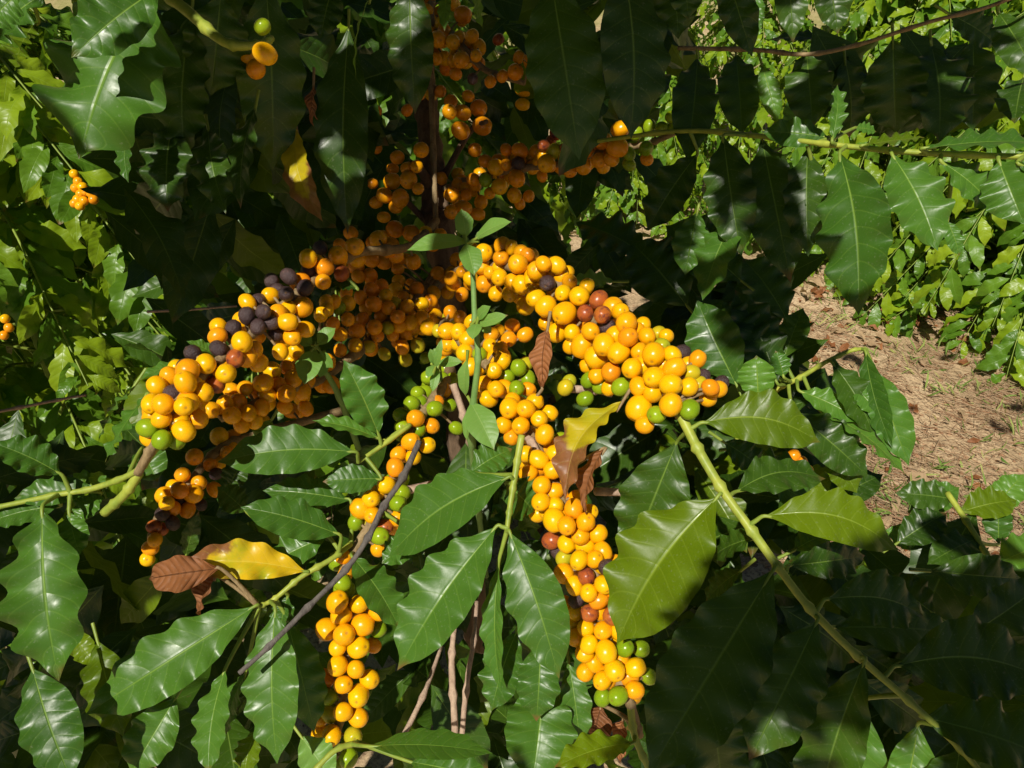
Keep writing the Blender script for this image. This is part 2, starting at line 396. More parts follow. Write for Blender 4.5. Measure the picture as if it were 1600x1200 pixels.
# straw, dead leaves and grass lying on the dirt
rg = random.Random(3)
mb = MB()
def patch(n, x0, x1, y0, y1):
    for _ in range(n):
        yield ground_at(rg.uniform(x0, x1), rg.uniform(y0, y1))
cl = [(rg.uniform(1180, 1650), rg.uniform(420, 860)) for _ in range(26)]
for _ in range(7500):
    if rg.random() < 0.5: cx, cy_ = rg.choice(cl); q = ground_at(rg.gauss(cx, 45), rg.gauss(cy_, 22))
    else: q = ground_at(rg.uniform(820, 1680), rg.uniform(330, 900))
    a = rg.uniform(0, math.pi) if rg.random() < 0.4 else rg.gauss(2.55, 0.35)
    L = rg.uniform(0.02, 0.15) * rg.uniform(0.4, 1); r = rg.uniform(0.0007, 0.0018)
    d = Vector((math.cos(a), math.sin(a), rg.uniform(-0.06, 0.22))); z = Vector((0, 0, r * 1.5 + rg.uniform(0, 0.012)))
    p0 = q + z; p2 = q + d * L + z; p1 = p0.lerp(p2, 0.5) + Vector((rg.uniform(-.1, .1) * L, rg.uniform(-.1, .1) * L, rg.uniform(0, .06) * L))
    tube(mb, [p0, p1, p2], r, r * 0.5, 3, rnd=rg.random(), cap=False)
for _ in range(2600):
    q = ground_at(rg.uniform(1150, 1680), rg.uniform(410, 900)) if rg.random() < .8 else ground_at(rg.uniform(820, 1200), rg.uniform(330, 900))
    r0_ = rg.uniform(.003, .012) * rg.uniform(.5, 1); a = rg.uniform(0, 6.28)
    pts_ = [q + Vector((math.cos(a + k * 1.256) * r0_ * rg.uniform(.6, 1.3), math.sin(a + k * 1.256) * r0_ * rg.uniform(.6, 1.3), rg.uniform(-.002, .004))) for k in range(5)] + [q + Vector((0, 0, r0_ * rg.uniform(.5, 1.1)))]
    mb.add(pts_, [(k, (k + 1) % 5, 5) for k in range(5)], None, rg.choice((0.0, .72, .8)))
s_ = mb.build("straw_litter", M['straw']); s_['kind'] = 'stuff'; s_['label'] = "dry straw, stems and crumbs of soil scattered over the dirt"
mb = MB()
for _ in range(330):
    big = rg.random() < 0.25
    q = ground_at(rg.uniform(1180, 1660), rg.uniform(420, 560)) if rg.random() < 0.45 else ground_at(rg.uniform(830, 1660), rg.uniform(330, 880))
    a = rg.uniform(0, 6.28); L = rg.uniform(0.025, 0.09) * (1.2 if big else 0.8)
    d = Vector((math.cos(a), math.sin(a), rg.uniform(-.1, .3)))
    add_leaf(mb, q + Vector((0, 0, .008)), q + d * L + Vector((0, 0, .012)), L * 0.45, Vector((rg.gauss(0, .4), rg.gauss(0, .4), 1)), fold=rg.uniform(-30, 40), bend=rg.uniform(.05, .22), wave=.3, nw=2, nv=6, nu=2, rng=rg, mi=0 if rg.random() < .55 else 1)
s_ = mb.build("leaf_litter", [M['brown'], M['tan']]); s_['kind'] = 'stuff'; s_['label'] = "fallen brown leaves lying on the dirt"
mb = MB()
tufts = [(1300, 470), (1370, 440), (1490, 610), (1530, 700), (1570, 600), (1480, 740), (1520, 780), (1400, 790), (1330, 700), (1595, 690), (1440, 560), (1560, 520), (1270, 500), (1590, 560), (1500, 540), (1350, 780), (1250, 640), (1580, 770)]
for (tx, ty) in tufts + [(rg.uniform(1200, 1650), rg.uniform(430, 860)) for _ in range(22)]:
    c = ground_at(tx, ty)
    for _ in range(rg.randint(14, 46)):
        q = c + Vector((rg.gauss(0, .07), rg.gauss(0, .07), 0)); L = rg.uniform(.02, .085)
        a = rg.uniform(0, 6.28); d = Vector((math.cos(a) * .8, math.sin(a) * .8, rg.uniform(.4, 1.2))).normalized()
        add_leaf(mb, q, q + d * L, rg.uniform(.003, .009), Vector((rg.gauss(0, 1), rg.gauss(0, 1), .6)), fold=20, bend=.15, wave=0, nv=4, nu=1, rng=rg)
s_ = mb.build("grass", M['grass']); s_['kind'] = 'stuff'; s_['label'] = "short green weeds and grass on the dirt path"

# ------------------------------------------------------------------ coffee shrubs of the other rows
def shrub_meshes(seed, R, H, nbr, leaf_len, nleaf, light=0.4):
    """stems and foliage of one shrub standing at the origin"""
    r_ = random.Random(seed)
    st = MB(); cr = MB()
    top = Vector((r_.uniform(-.05, .05), r_.uniform(-.05, .05), H))
    tube(st, smooth_path([Vector((0, 0, -0.03)), Vector((.02, -.01, H * .4)), top], 6), 0.022, 0.006, 7)
    for b in range(nbr):
        f = (b + r_.random()) / nbr; z = H * (0.03 + 0.95 * f)
        reach = R * (1.0 - 0.55 * f ** 2.2) * r_.uniform(0.75, 1.12) * (0.6 if f > .93 else 1)
        a = b * 2.399 + r_.uniform(-.3, .3); d = Vector((math.cos(a), math.sin(a), 0))
        drop = reach * (0.75 - 0.65 * f) * r_.uniform(.5, 1.2)
        p0 = Vector((0, 0, z * .97)); p1 = p0 + d * reach * .5 + Vector((0, 0, reach * .16)); p2 = p0 + d * reach - Vector((0, 0, drop))
        if p2.z < .05: p2.z = .05
        path = smooth_path([p0, p1, p2], 7)
        tube(st, path, 0.0042, 0.0014, 4, cap=False)
        side = Vector((-d.y, d.x, 0)); npair = nleaf
        for k in range(npair):
            t = 0.28 + 0.72 * (k + r_.uniform(0, .5)) / npair
            i = min(int(t * (len(path) - 1)), len(path) - 2); q = path[i].lerp(path[i + 1], t * (len(path) - 1) - i)
            tt = (path[i + 1] - path[i]).normalized()
            for sg in (-1, 1):
                L = leaf_len * r_.uniform(.65, 1.15) * (0.7 if k == npair - 1 else 1)
                dd = (side * sg * r_.uniform(.5, 1.0) + tt * r_.uniform(.35, .9) + Vector((0, 0, -r_.uniform(.1, 1.0)))).normalized()
                q2 = q + dd * .008
                nn = (Vector((0, 0, .9)) + d * .75 + Vector((r_.gauss(0, .35), r_.gauss(0, .35), r_.gauss(0, .2))))
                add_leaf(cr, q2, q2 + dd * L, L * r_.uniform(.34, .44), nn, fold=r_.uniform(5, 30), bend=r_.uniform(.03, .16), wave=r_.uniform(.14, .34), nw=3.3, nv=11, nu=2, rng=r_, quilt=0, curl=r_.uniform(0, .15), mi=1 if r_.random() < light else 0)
    return st, cr
def shrub(x, y, label, seed, R, H, nbr, L, nleaf, group, proto={}, rot=0, scl=1, light=.55, cat="bush", name="coffee_shrub", z=None):
    loc = Vector((x, y, gz(x, y) if z is None else z))
    t = thing(name, label, cat, loc, group); t.rotation_euler.z = rot; t.scale = (scl,) * 3
    if seed not in proto:
        st, cr = shrub_meshes(seed, R, H, nbr, L, nleaf, light)
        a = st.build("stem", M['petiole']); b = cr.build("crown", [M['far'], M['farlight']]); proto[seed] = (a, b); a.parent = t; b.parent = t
    else:
        for q in proto[seed]:
            c = q.copy(); C.objects.link(c); c.parent = t
    return t
GR = "coffee shrubs growing beyond the dirt path"
def shrub_px(px, py, *a, **k):
    q = ground_at(px, py); return shrub(q.x, q.y, *a, **k)
G1 = (11, .78, 1.45, 125, .13, 12, GR); G2 = (12, .80, 1.4, 120, .13, 15, GR); G3 = (13, .62, 1.1, 60, .12, 10, GR); G4 = (14, .74, 1.4, 80, .12, 11, GR)
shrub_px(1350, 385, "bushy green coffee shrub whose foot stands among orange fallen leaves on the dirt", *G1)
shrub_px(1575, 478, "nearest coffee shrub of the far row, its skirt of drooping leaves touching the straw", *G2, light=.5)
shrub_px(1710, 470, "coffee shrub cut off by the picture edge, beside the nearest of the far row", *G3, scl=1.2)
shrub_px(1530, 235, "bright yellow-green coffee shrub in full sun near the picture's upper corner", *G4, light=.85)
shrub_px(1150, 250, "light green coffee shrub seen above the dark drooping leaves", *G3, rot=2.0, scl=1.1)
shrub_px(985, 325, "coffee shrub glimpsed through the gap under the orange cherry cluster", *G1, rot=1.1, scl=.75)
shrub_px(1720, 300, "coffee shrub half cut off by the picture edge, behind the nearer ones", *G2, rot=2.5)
# the neighbours in the same row
q = P(20, 520, 1.5)
shrub(q.x - .12, q.y + .22, "sunlit coffee bush with wavy yellow-green leaves beside the fruiting one", 21, .66, 1.5, 120, .105, 14, None, name="coffee_bush", light=.45)
NB = bpy.data.objects["coffee_bush"]
q = P(-60, 250, 2.4)
shrub(q.x, q.y, "coffee bush with pale leaves behind the neighbouring sunlit bush", *G4[:6], None, rot=.4, scl=1.2, name="coffee_bush")
q = P(520, 420, 2.3)
shrub(q.x, q.y, "shadowed coffee bush in the dark gap behind the blackened cherries", *G2[:6], None, rot=.9, scl=1.15, name="coffee_bush")

# ------------------------------------------------------------------ the fruiting coffee bush
trunk_top = P(676, 60, 0.86); trunk_mid = P(682, 330, 0.84)
base = Vector((trunk_mid.x + .02, trunk_mid.y + .02, 0)); base.z = gz(base.x, base.y)
bush = thing("coffee_bush", "large fruiting coffee bush loaded with clusters of ripe yellow cherries around a brown trunk", "bush", base)
mb = MB()
tp = [base - Vector((0, 0, .05)), base.lerp(trunk_mid, .5) + Vector((.015, 0, 0)), P(700, 450, .85), trunk_mid, P(672, 230, .85), P(664, 120, .86), P(668, -60, .87), P(660, -300, .92)]
tube(mb, smooth_path(tp, 12), .020, .0075, 12, rough=.35, nodes=.15, node_every=9)
for pts, r in (([P(684, 290, .84), P(735, 205, .83), P(760, 190, .80)], .004), ([P(686, 300, .84), P(715, 240, .82), P(722, 228, .82)], .0025), ([P(680, 300, .84), P(655, 262, .81), P(640, 255, .80)], .006),
               ([P(680, 360, .84), P(640, 320, .82), P(615, 300, .80)], .004)):
    tube(mb, smooth_path(pts, 6), r, r * .6, 7, rough=.3)
trunk = mb.build("trunk", M['bark'], bush, loc=trunk_mid)

# fruiting branches: the line of each through the picture, with its distance from the viewer, and the
# reach of the cherries around it
AX = {
 'A': [(682, 345, .80), (640, 385, .72), (560, 395, .64), (500, 432, .58), (440, 480, .545), (380, 535, .515), (310, 590, .48), (262, 655, .465), (240, 695, .465), (215, 740, .475)],
 'A2': [(684, 420, .82), (640, 480, .74), (560, 520, .70), (500, 515, .64)],
 'Ab': [(684, 440, .82), (520, 580, .64), (440, 610, .58), (380, 640, .56), (345, 655, .55)],
 'A3': [(540, 640, .74), (400, 680, .68), (345, 700, .65), (290, 760, .62), (250, 800, .60), (228, 880, .60)],
 'B': [(690, 430, .82), (760, 415, .68), (850, 430, .61), (930, 500, .56), (1000, 560, .52), (1045, 610, .49), (1062, 652, .475)],
 'C': [(692, 500, .80), (700, 515, .64), (760, 570, .58), (805, 640, .555), (850, 720, .535), (885, 800, .52), (925, 880, .51), (940, 960, .505), (960, 1050, .50), (985, 1100, .50), (1000, 1150, .51)],
 'E': [(705, 560, .80), (700, 590, .64), (665, 640, .585), (625, 710, .565), (605, 780, .555), (560, 850, .55), (535, 900, .545), (540, 960, .54), (540, 1050, .54), (530, 1130, .545), (520, 1195, .55)],
 'T': [(676, -40, .84), (672, 60, .83), (676, 200, .82), (682, 380, .80)],
 'U': [(684, 300, .84), (740, 280, .82), (800, 265, .80), (880, 255, .76), (950, 235, .73), (1010, 225, .70), (1060, 205, .68)],
 'V': [(676, 20, .86), (720, 70, .80), (760, 110, .78), (820, 130, .76)],
}
WID = {'A': 38, 'A2': 62, 'Ab': 34, 'A3': 34, 'B': 48, 'C': 42, 'E': 30, 'T': 60, 'U': 36, 'V': 40}
def dens(ax):
    out = []
    for (a, b) in zip(ax, ax[1:]):
        for k in range(10):
            t = k / 10; out.append(tuple(a[i] + (b[i] - a[i]) * t for i in range(3)))
    out.append(ax[-1]); return out
AXD = {k: dens(v) for k, v in AX.items()}

# cherries: x y radius kind, as read off enlarged parts of the photograph
REG = {
 'r1': (200, 440, 4.285, ('A', 'Ab'), 1), 'r2': (380, 320, 4.285, ('A', 'A2'), 1), 'r3': (680, 340, 4.285, ('B',), 1), 'r4': (880, 440, 4.285, ('B',), 1),
 'r5': (600, 460, 4.285, ('C', 'E'), 1), 'r5b': (500, 560, 3.529, ('E',), 1), 'r6': (740, 700, 4.285, ('C',), 1), 'r7': (820, 840, 4.285, ('C',), 1),
 'r8': (420, 860, 3.529, ('E',), 1), 'r9': (560, 120, 4.285, ('T', 'U'), 0), 'r10': (760, 100, 4.706, ('U',), 0), 'r12': (200, 680, 4.285, ('A3',), 0), 'r13': (560, 0, 4.706, ('T', 'V'), 0), 'r2d': (380, 320, 4.285, ('A2',), 0),
}
CH = {
'r1': "605 300 50 Y,600 368 60 O,705 310 52 D,800 138 48 Y,873 125 42 D,795 228 58 D,905 203 52 D,870 305 52 D,960 275 45 D,988 355 42 D,952 92 45 Y,1005 60 45 D,1060 82 58 D,1155 130 50 D,1070 185 50 Y,1070 270 62 Y,1185 320 58 Y,763 405 72 Y,840 455 55 O,720 515 62 R,605 450 50 D,435 480 50 D,380 570 50 D,522 550 67 Y,325 575 34 Y,655 615 67 Y,497 630 52 O,280 635 52 O,385 675 75 Y,590 690 45 R,195 697 58 Y,297 745 48 D,503 740 62 Y,155 818 58 Y,235 820 70 Y,375 835 68 Y,430 765 40 Y,555 860 58 O,465 920 63 Y,225 920 60 Y,345 945 62 Y,160 905 40 Y,375 1000 70 Y,130 980 60 G,225 1060 55 G,150 1045 50 Y,875 545 60 Y,965 595 60 Y,905 678 65 Y,935 760 52 Y,1060 750 65 O,1010 690 50 O,1105 650 60 O,690 725 45 O,785 715 48 O,650 815 48 Y,740 805 45 O,695 895 60 Y,805 880 55 Y,760 960 50 Y,850 935 50 Y,895 845 50 O,1040 390 50 Y,1100 370 60 Y,1020 470 50 Y,1120 460 55 Y,1090 520 45 Y,1065 575 30 O,1270 640 28 Y,1190 850 45 O,1050 840 40 O,320 1060 40 G,600 860 40 O,300 860 40 O,450 820 45 O",
'r2': "515 290 55 D,435 360 62 Y,435 440 50 D,305 480 58 D,190 508 52 D,415 555 60 D,545 420 60 O,535 515 55 O,635 345 68 Y,745 280 65 Y,660 460 45 R,555 650 45 Y,610 650 40 Y,520 735 50 Y,560 700 45 Y,700 660 52 Y,640 690 38 G",
'r2d': "720 190 48 O,645 270 35 O,755 410 58 O,855 360 58 O,850 475 50 O,885 268 58 O,992 268 52 O,1015 163 58 O,1125 190 55 O,940 205 25 Y,940 385 50 O,1030 370 50 O,1095 375 48 O,1035 430 40 O,770 480 45 O,860 570 50 O,955 608 45 Y,785 620 45 O,700 768 48 O,875 665 55 O,970 690 50 O,1035 750 50 O,1095 680 45 Y,1195 665 48 Y,1198 757 50 Y,1115 790 52 Y,880 820 52 O,965 825 40 L,1045 815 45 O,1090 860 45 O,1000 870 40 O,760 845 55 O,645 865 48 O,900 880 40 O,1065 955 45 O,1168 942 50 L,1085 1035 45 L,945 1000 35 L,650 975 40 O,750 940 48 Y,760 990 40 O,840 950 45 L,920 740 35 O,820 700 36 O,930 540 40 O,1015 655 35 L,690 590 40 O,600 800 40 O,800 760 40 O,860 520 40 O",
'r3': "325 235 60 Y,310 325 62 Y,455 195 62 Y,510 200 35 Y,440 270 55 O,575 230 50 O,555 310 70 Y,430 400 58 Y,430 330 45 Y,330 440 60 O,120 440 58 O,60 400 40 O,180 515 45 O,180 365 40 O,240 440 50 O,405 510 50 Y,500 510 55 Y,515 430 55 Y,575 450 65 Y,680 360 68 Y,725 310 55 Y,815 320 60 Y,885 365 28 Y,750 440 62 D,855 505 55 Y,845 400 45 Y,900 430 50 O,965 525 68 Y,1015 460 45 Y,1095 550 62 R,675 540 62 Y,605 590 62 Y,740 595 70 Y,560 530 35 Y,865 640 78 Y,1005 640 52 R,1120 650 60 R,1150 730 52 D,1040 760 60 O,740 705 50 Y,815 770 68 Y,915 770 55 Y,905 860 50 Y,980 860 75 Y,1240 630 58 Y,1280 705 72 Y,1290 800 68 O,1130 850 75 Y,1350 750 40 Y,640 420 45 Y,780 360 45 Y,370 370 40 O,620 250 35 O",
'r4': "222 505 82 Y,165 560 45 Y,370 475 72 Y,225 630 50 Y,320 605 65 O,510 470 60 Y,605 485 75 Y,730 490 55 Y,560 365 50 Y,535 290 40 Y,640 345 28 L,690 365 35 Y,660 430 35 L,460 580 68 Y,610 640 72 Y,745 580 70 Y,385 705 62 G,310 710 35 Y,505 705 62 Y,600 745 62 Y,720 690 72 Y,840 705 62 Y,505 850 88 Y,720 825 75 Y,625 890 52 G,545 960 45 O,845 855 65 G,900 520 40 O,840 550 30 Y,855 610 35 L,935 640 45 D,910 690 32 L,985 710 45 O,1040 720 40 O,970 785 35 Y,1060 680 40 D,800 470 45 D,15 710 45 L,40 670 28 L,145 785 42 G,440 400 50 Y,540 560 40 Y,670 560 40 Y,660 500 40 Y,170 660 40 G,250 700 36 G",
'r5': "440 155 50 L,510 155 48 O,585 185 45 Y,360 245 28 L,425 245 60 Y,500 250 60 Y,565 300 60 Y,430 335 45 Y,540 390 58 Y,640 400 40 G,580 485 58 Y,710 345 48 Y,720 270 40 O,765 250 28 Y,835 300 50 O,780 360 40 O,800 420 45 O,790 450 50 Y,735 510 58 Y,665 600 55 Y,750 635 60 Y,700 700 60 Y,900 490 55 G,950 465 42 L,820 555 50 G,960 560 50 G,888 630 48 G,965 635 30 O,840 760 68 Y,950 765 62 Y,1010 720 52 Y,1110 795 55 Y,1040 835 62 Y,800 875 58 Y,915 880 62 Y,1075 940 62 Y,855 955 45 O,1185 980 48 G,860 710 45 Y,280 425 38 G,300 555 50 G,380 560 38 G,455 570 45 G,410 500 42 G,275 655 38 G,225 660 25 G,402 640 48 O,185 730 48 G,240 730 45 G,340 765 55 G,350 720 45 O,115 810 45 G,120 890 45 G,120 930 40 G,212 830 58 O,230 910 42 G,320 880 50 O,178 985 58 O,290 1010 55 Y,195 1090 50 Y,95 1070 42 O,75 1160 58 O,440 740 35 G,485 895 30 G,945 270 40 O,860 210 40 O,640 650 40 O,760 560 40 Y,330 520 36 G,500 330 40 Y",
'r5b': "413 610 50 Y,365 698 48 Y,280 775 50 Y,228 828 58 Y,290 865 48 Y,195 905 30 G,430 800 42 G,455 740 30 G,330 980 50 G,325 1050 42 O,430 880 45 Y,400 930 40 O,130 1095 25 O,140 1190 30 Y,320 740 35 O,360 930 28 R,250 920 30 L",
'r6': "350 40 58 Y,435 75 62 Y,540 35 58 Y,365 170 58 Y,535 145 62 Y,620 75 40 Y,630 200 40 Y,455 250 60 Y,540 290 50 Y,450 360 62 Y,545 385 58 Y,430 440 55 Y,540 485 75 Y,670 405 62 O,775 430 48 Y,622 520 62 Y,750 495 65 Y,715 590 58 O,835 575 60 Y,520 620 55 R,560 690 35 D,620 645 50 Y,745 655 55 Y,865 690 55 Y,605 735 42 L,705 750 62 Y,810 745 55 Y,605 840 68 Y,755 860 52 R,895 800 65 D,960 775 35 O,675 920 55 Y,830 880 40 Y,870 915 60 Y,960 900 52 Y,770 970 55 Y,835 1020 58 O,690 1015 55 D,935 1015 45 Y,600 1040 45 O,775 1105 55 R,690 1100 45 Y,935 1125 65 R,490 420 40 Y,590 330 40 O,640 460 40 O,440 130 40 O",
'r7': "320 580 48 Y,410 605 58 Y,525 620 62 Y,630 630 50 Y,345 670 62 Y,430 715 60 Y,400 775 62 Y,545 765 72 Y,670 740 55 G,780 745 40 G,465 840 60 Y,405 900 60 Y,600 890 70 Y,520 955 62 Y,740 870 65 Y,735 1020 62 Y,625 1060 65 G,520 1070 45 G,830 930 40 G,500 500 30 Y,640 820 40 O",
'r8': "405 178 50 G,378 285 62 Y,497 295 52 Y,400 355 60 Y,600 340 48 Y,575 290 45 Y,320 435 60 Y,520 410 62 Y,415 465 60 Y,380 535 48 Y,495 535 60 Y,380 635 55 Y,480 655 48 Y,555 710 52 Y,410 740 50 Y,300 705 55 O,325 805 48 G,495 800 60 Y,410 890 52 Y,492 920 55 Y,335 905 32 L,285 925 45 O,345 1020 55 Y,280 1010 35 Y,465 1025 52 L,440 1145 52 G,240 1080 42 G,295 1160 45 G,215 1150 40 G,605 435 35 G,575 525 35 O,360 1190 25 G,430 110 25 Y,410 40 25 O",
'r9': "920 605 55 Y,945 735 55 Y,1045 795 48 Y,1060 680 55 O,820 840 45 O,990 590 40 O,1070 580 50 D,1080 495 50 O,990 490 40 O,850 565 45 O,780 490 45 O,1260 580 60 Y,1308 500 50 L,1240 460 40 R,1290 430 30 R,1320 380 40 R,1230 665 30 O,625 790 55 O,700 880 55 O,620 905 48 O,770 690 45 O,850 690 42 G,880 780 40 O,800 920 45 O,1140 800 35 O,1080 850 35 O,720 790 35 O,685 360 60 O,830 330 60 O,700 240 52 O,805 210 55 O,610 235 50 O,735 130 40 O,1110 80 55 Y,1100 185 42 Y,420 490 52 O,260 540 45 O,335 690 60 O,225 700 55 O,390 600 42 O,325 610 40 O,230 615 35 O,120 480 30 O,325 225 35 O,410 120 35 O,115 75 45 O,120 230 35 O,175 795 50 O,280 815 58 O,250 870 45 O,120 840 42 O,95 715 30 O,400 750 40 O,170 940 40 O",
'r10': "665 480 58 O,790 410 55 O,985 480 65 Y,965 615 72 O,845 570 55 O,780 510 42 O,745 635 50 O,615 770 58 O,715 750 62 O,830 710 60 O,920 700 55 O,630 620 40 D,580 620 34 R,1085 370 45 G,1100 510 45 G,1200 460 45 G,1175 620 55 G,1180 700 45 O,1050 740 45 G,1360 390 38 G,1290 470 35 G,1370 470 26 G,1480 370 40 G,1450 530 50 G,1050 660 40 G",
'r12': "445 145 58 O,665 115 45 O,365 265 50 O,300 345 32 Y,475 320 52 O,580 365 45 O,395 378 35 D,260 455 48 Y,300 490 50 O,400 500 48 O,490 465 35 D,175 610 25 R,225 628 22 R,180 700 45 O,130 830 35 Y,150 755 45 O,590 260 40 D,550 200 35 O,410 440 40 D,230 530 40 D,300 590 50 D,340 430 35 D",
'r13': "770 110 60 O,585 290 62 O,695 310 55 Y,835 265 50 O,755 440 62 O,865 410 45 O,715 545 45 O,1155 530 58 O,1265 450 55 O,1030 290 40 R,205 410 40 O,60 530 40 O,130 650 45 O,840 580 40 D,1060 560 35 O,970 600 40 O,1180 420 40 O",
}
def axis_at(key, x, y):
    best = min(AXD[key], key=lambda q: (q[0] - x) ** 2 + (q[1] - y) ** 2)
    return math.hypot(best[0] - x, best[1] - y), best
cherries = []     # x, y, depth, radius, kind, axis, axis point, lit
for rk, txt in CH.items():
    ox, oy, s, keys, lit = REG[rk]
    for it in txt.split(','):
        a, b, r, k = it.split(); x = ox + float(a) / s; y = oy + float(b) / s; rp = float(r) / s * 1.045
        t, ap, key = min(((*axis_at(kk, x, y), kk) for kk in keys), key=lambda q: q[0] / WID[q[2]])
        W_ = WID[key]; lit = lit or (2 if (k in 'YL' and rk == 'r9' and float(b) > 400) or (rk == 'r10' and k == 'Y' and 900 < float(a) < 1000) or (rk == 'r10' and 1280 < float(a) < 1380) else 0); d = ap[2] - math.sqrt(max(0.0, W_ * W_ - min(t, W_) ** 2)) * ap[2] / FPX * .85
        rmin = .0062 * FPX / d
        if rp < rmin: d += .006 + (rmin - rp) * .0008; rp = rmin - (rmin - rp) * .25
        cherries.append([x, y, d, rp, k, key, ap, lit])
cherries.append([410, 42, .45, 13, 'G', 'X', (400, 60, .46), 0]); cherries.append([414, 84, .445, 18, 'Y', 'X', (405, 70, .46), 0])
cherries.append([400, 108, .55, 15, 'O', 'X', (405, 90, .56), 0]); cherries.append([388, 90, .56, 13, 'O', 'X', (405, 90, .56), 0])
# drop near duplicates, then move overlapping ones apart along the line of sight
rx = random.Random(77)
for key, cnt in (('A', 46), ('A2', 34), ('Ab', 16), ('A3', 20), ('B', 60), ('C', 60), ('E', 14), ('T', 34), ('U', 44), ('V', 18)):
    for _ in range(cnt):
        ap = rx.choice(AXD[key][4:-14]); W_ = WID[key] * .72; a = rx.uniform(0, 6.28); rr = W_ * math.sqrt(rx.random())
        if key == 'C' and ap[1] > 1110: continue
        x = ap[0] + rr * math.cos(a); y = ap[1] + rr * math.sin(a)
        cherries.append([x, y, ap[2] + rx.uniform(-.006, .022), rx.uniform(.0066, .0078) * FPX / ap[2], rx.choice('YYYOOO' if key != 'E' else 'YG'), key, ap, -1])
for x, y, r_ in ((1186, 688, 11), (1196, 700, 10), (1272, 692, 9), (1240, 712, 10), (1252, 722, 10), (1170, 676, 9), (1262, 735, 9)):
    cherries.append([x, y, .60, r_, 'O', 'S', (x, y - 6, .61), 0])
keep = []
for c in cherries:
    if all(math.hypot(c[0] - o[0], c[1] - o[1]) > .45 * min(c[3], o[3]) for o in keep): keep.append(c)
cherries = keep
rays = [(P(c[0], c[1], 1.0) - CAM) for c in cherries]
for itn in range(60):
    moved = 0
    for i in range(len(cherries)):
        a = cherries[i]; pa = rays[i] * a[2]; ra = a[3] * a[2] / FPX
        for j in range(i + 1, len(cherries)):
            b = cherries[j]
            if abs(a[0] - b[0]) > 45 or abs(a[1] - b[1]) > 45: continue
            rb = b[3] * b[2] / FPX; dd = (pa - rays[j] * b[2]).length; need = (ra + rb) * .85
            if dd < need:
                push = min((need - dd) * .5, .003)
                if a[3] >= b[3] - .3 and abs(a[2] - b[2]) < .003: f = 1
                else: f = 1 if a[2] < b[2] else -1
                a[2] -= push * f * .6; b[2] += push * f; pa = rays[i] * a[2]; moved += 1
    if not moved: break

# cherry meshes: slightly oval with the scar of the flower at the top
def cherry_mesh(name, mat, seed, wr=0.0):
    r_ = random.Random(seed); vs = []; fs = []; nu_, nv_ = 22, 15
    for i in range(1, nv_):
        th = math.pi * i / nv_
        for j in range(nu_):
            ph = 2 * math.pi * j / nu_
            v = Vector((math.sin(th) * math.cos(ph), math.sin(th) * math.sin(ph), math.cos(th)))
            k = 1 + .03 * noise.noise(v * 1.6 + Vector((seed, 0, 0))) + wr * noise.noise(v * 3.2 + Vector((seed, 5, 0)))
            if i <= 2: k *= (.93, .985)[i - 1]
            v = Vector((v.x * k, v.y * k * .97, v.z * k * 1.05))
            vs.append(v)
    o = len(vs); vs.append(Vector((0, 0, .90))); vs.append(Vector((0, 0, -1.03)))
    for i in range(nv_ - 2):
        for j in range(nu_):
            fs.append((i * nu_ + j, (i + 1) * nu_ + j, (i + 1) * nu_ + (j + 1) % nu_, i * nu_ + (j + 1) % nu_))
    for j in range(nu_):
        fs.append((o, j, (j + 1) % nu_)); fs.append((o + 1, (nv_ - 2) * nu_ + (j + 1) % nu_, (nv_ - 2) * nu_ + j))
    me = bpy.data.meshes.new(name); me.from_pydata([tuple(v) for v in vs], [], fs); me.materials.append(M[mat])
    me.polygons.foreach_set("use_smooth", np.ones(len(me.polygons), dtype=bool)); me.update(); return me
CM = {k: [cherry_mesh("cherry_" + k, k, 3 + i * 7, .07 if k == 'D' else 0.0) for i in range(3)] for k in 'YORGLD'}

BR_LABEL = {'A': "arching branch with blackened dried cherries among the yellow ones", 'B': "thickest arching branch, crowded with yellow cherries",
            'C': "long hanging branch of yellow cherries ending in green ones", 'E': "sparse drooping branch with green and yellow cherries"}
branches = {}; brpath = {}
rb_ = random.Random(5)
def make_branch(key, pts, r0, r1, mat, label=None, nodes=.35, every=6):
    path = smooth_path([P(*q) for q in pts], 8)
    m_ = MB(); tube(m_, path, r0, r1, 8, nodes=nodes, node_every=every, rough=.12)
    o = m_.build("branch", M[mat], bush, loc=path[0])
    if label: o['label'] = label
    branches[key] = o; brpath[key] = path; return o
for key, ax in AX.items():
    make_branch(key, ax, .0042, .0026, 'woody', BR_LABEL.get(key))
make_branch('X', [(200, -60, .48), (290, 15, .47), (350, 65, .46), (400, 70, .46), (425, 60, .47)], .0040, .002, 'stem')
make_branch('S', [(1150, 690, .62), (1185, 640, .61), (1215, 608, .60), (1250, 590, .59), (1290, 566, .58), (1330, 548, .58), (1352, 545, .58)], .0024, .0014, 'stem', "thin side twig with drooping leaves against the bare dirt")
rear = {}
for i, c in enumerate(cherries):
    x, y, d, rp, k, key, ap, lit = c
    pos = CAM + rays[i] * d if i < len(rays) else P(x, y, d)
    br = branches[key]
    if lit < 0: rear.setdefault(key, []).append((pos, rp * d / FPX, k)); c[7] = 0; continue
    o = bpy.data.objects.new("cherry", rb_.choice(CM[k])); C.objects.link(o); o.parent = br
    o.location = pos - parent_world(br)
    out = (pos - P(*ap)) + Vector((rb_.gauss(0, .013), rb_.gauss(0, .013), rb_.gauss(0, .013))) - UP * .006
    if out.length < 1e-5: out = -FWD
    q = out.to_track_quat('Z', 'Y').to_euler(); o.rotation_euler = q
    r = rp * d / FPX * (.90 if k == 'D' else 1.0); r = min(max(r, .0042), .0105)
    o.scale = (r * rb_.uniform(.93, 1.0), r * rb_.uniform(.93, 1.03), r * rb_.uniform(.98, 1.12))


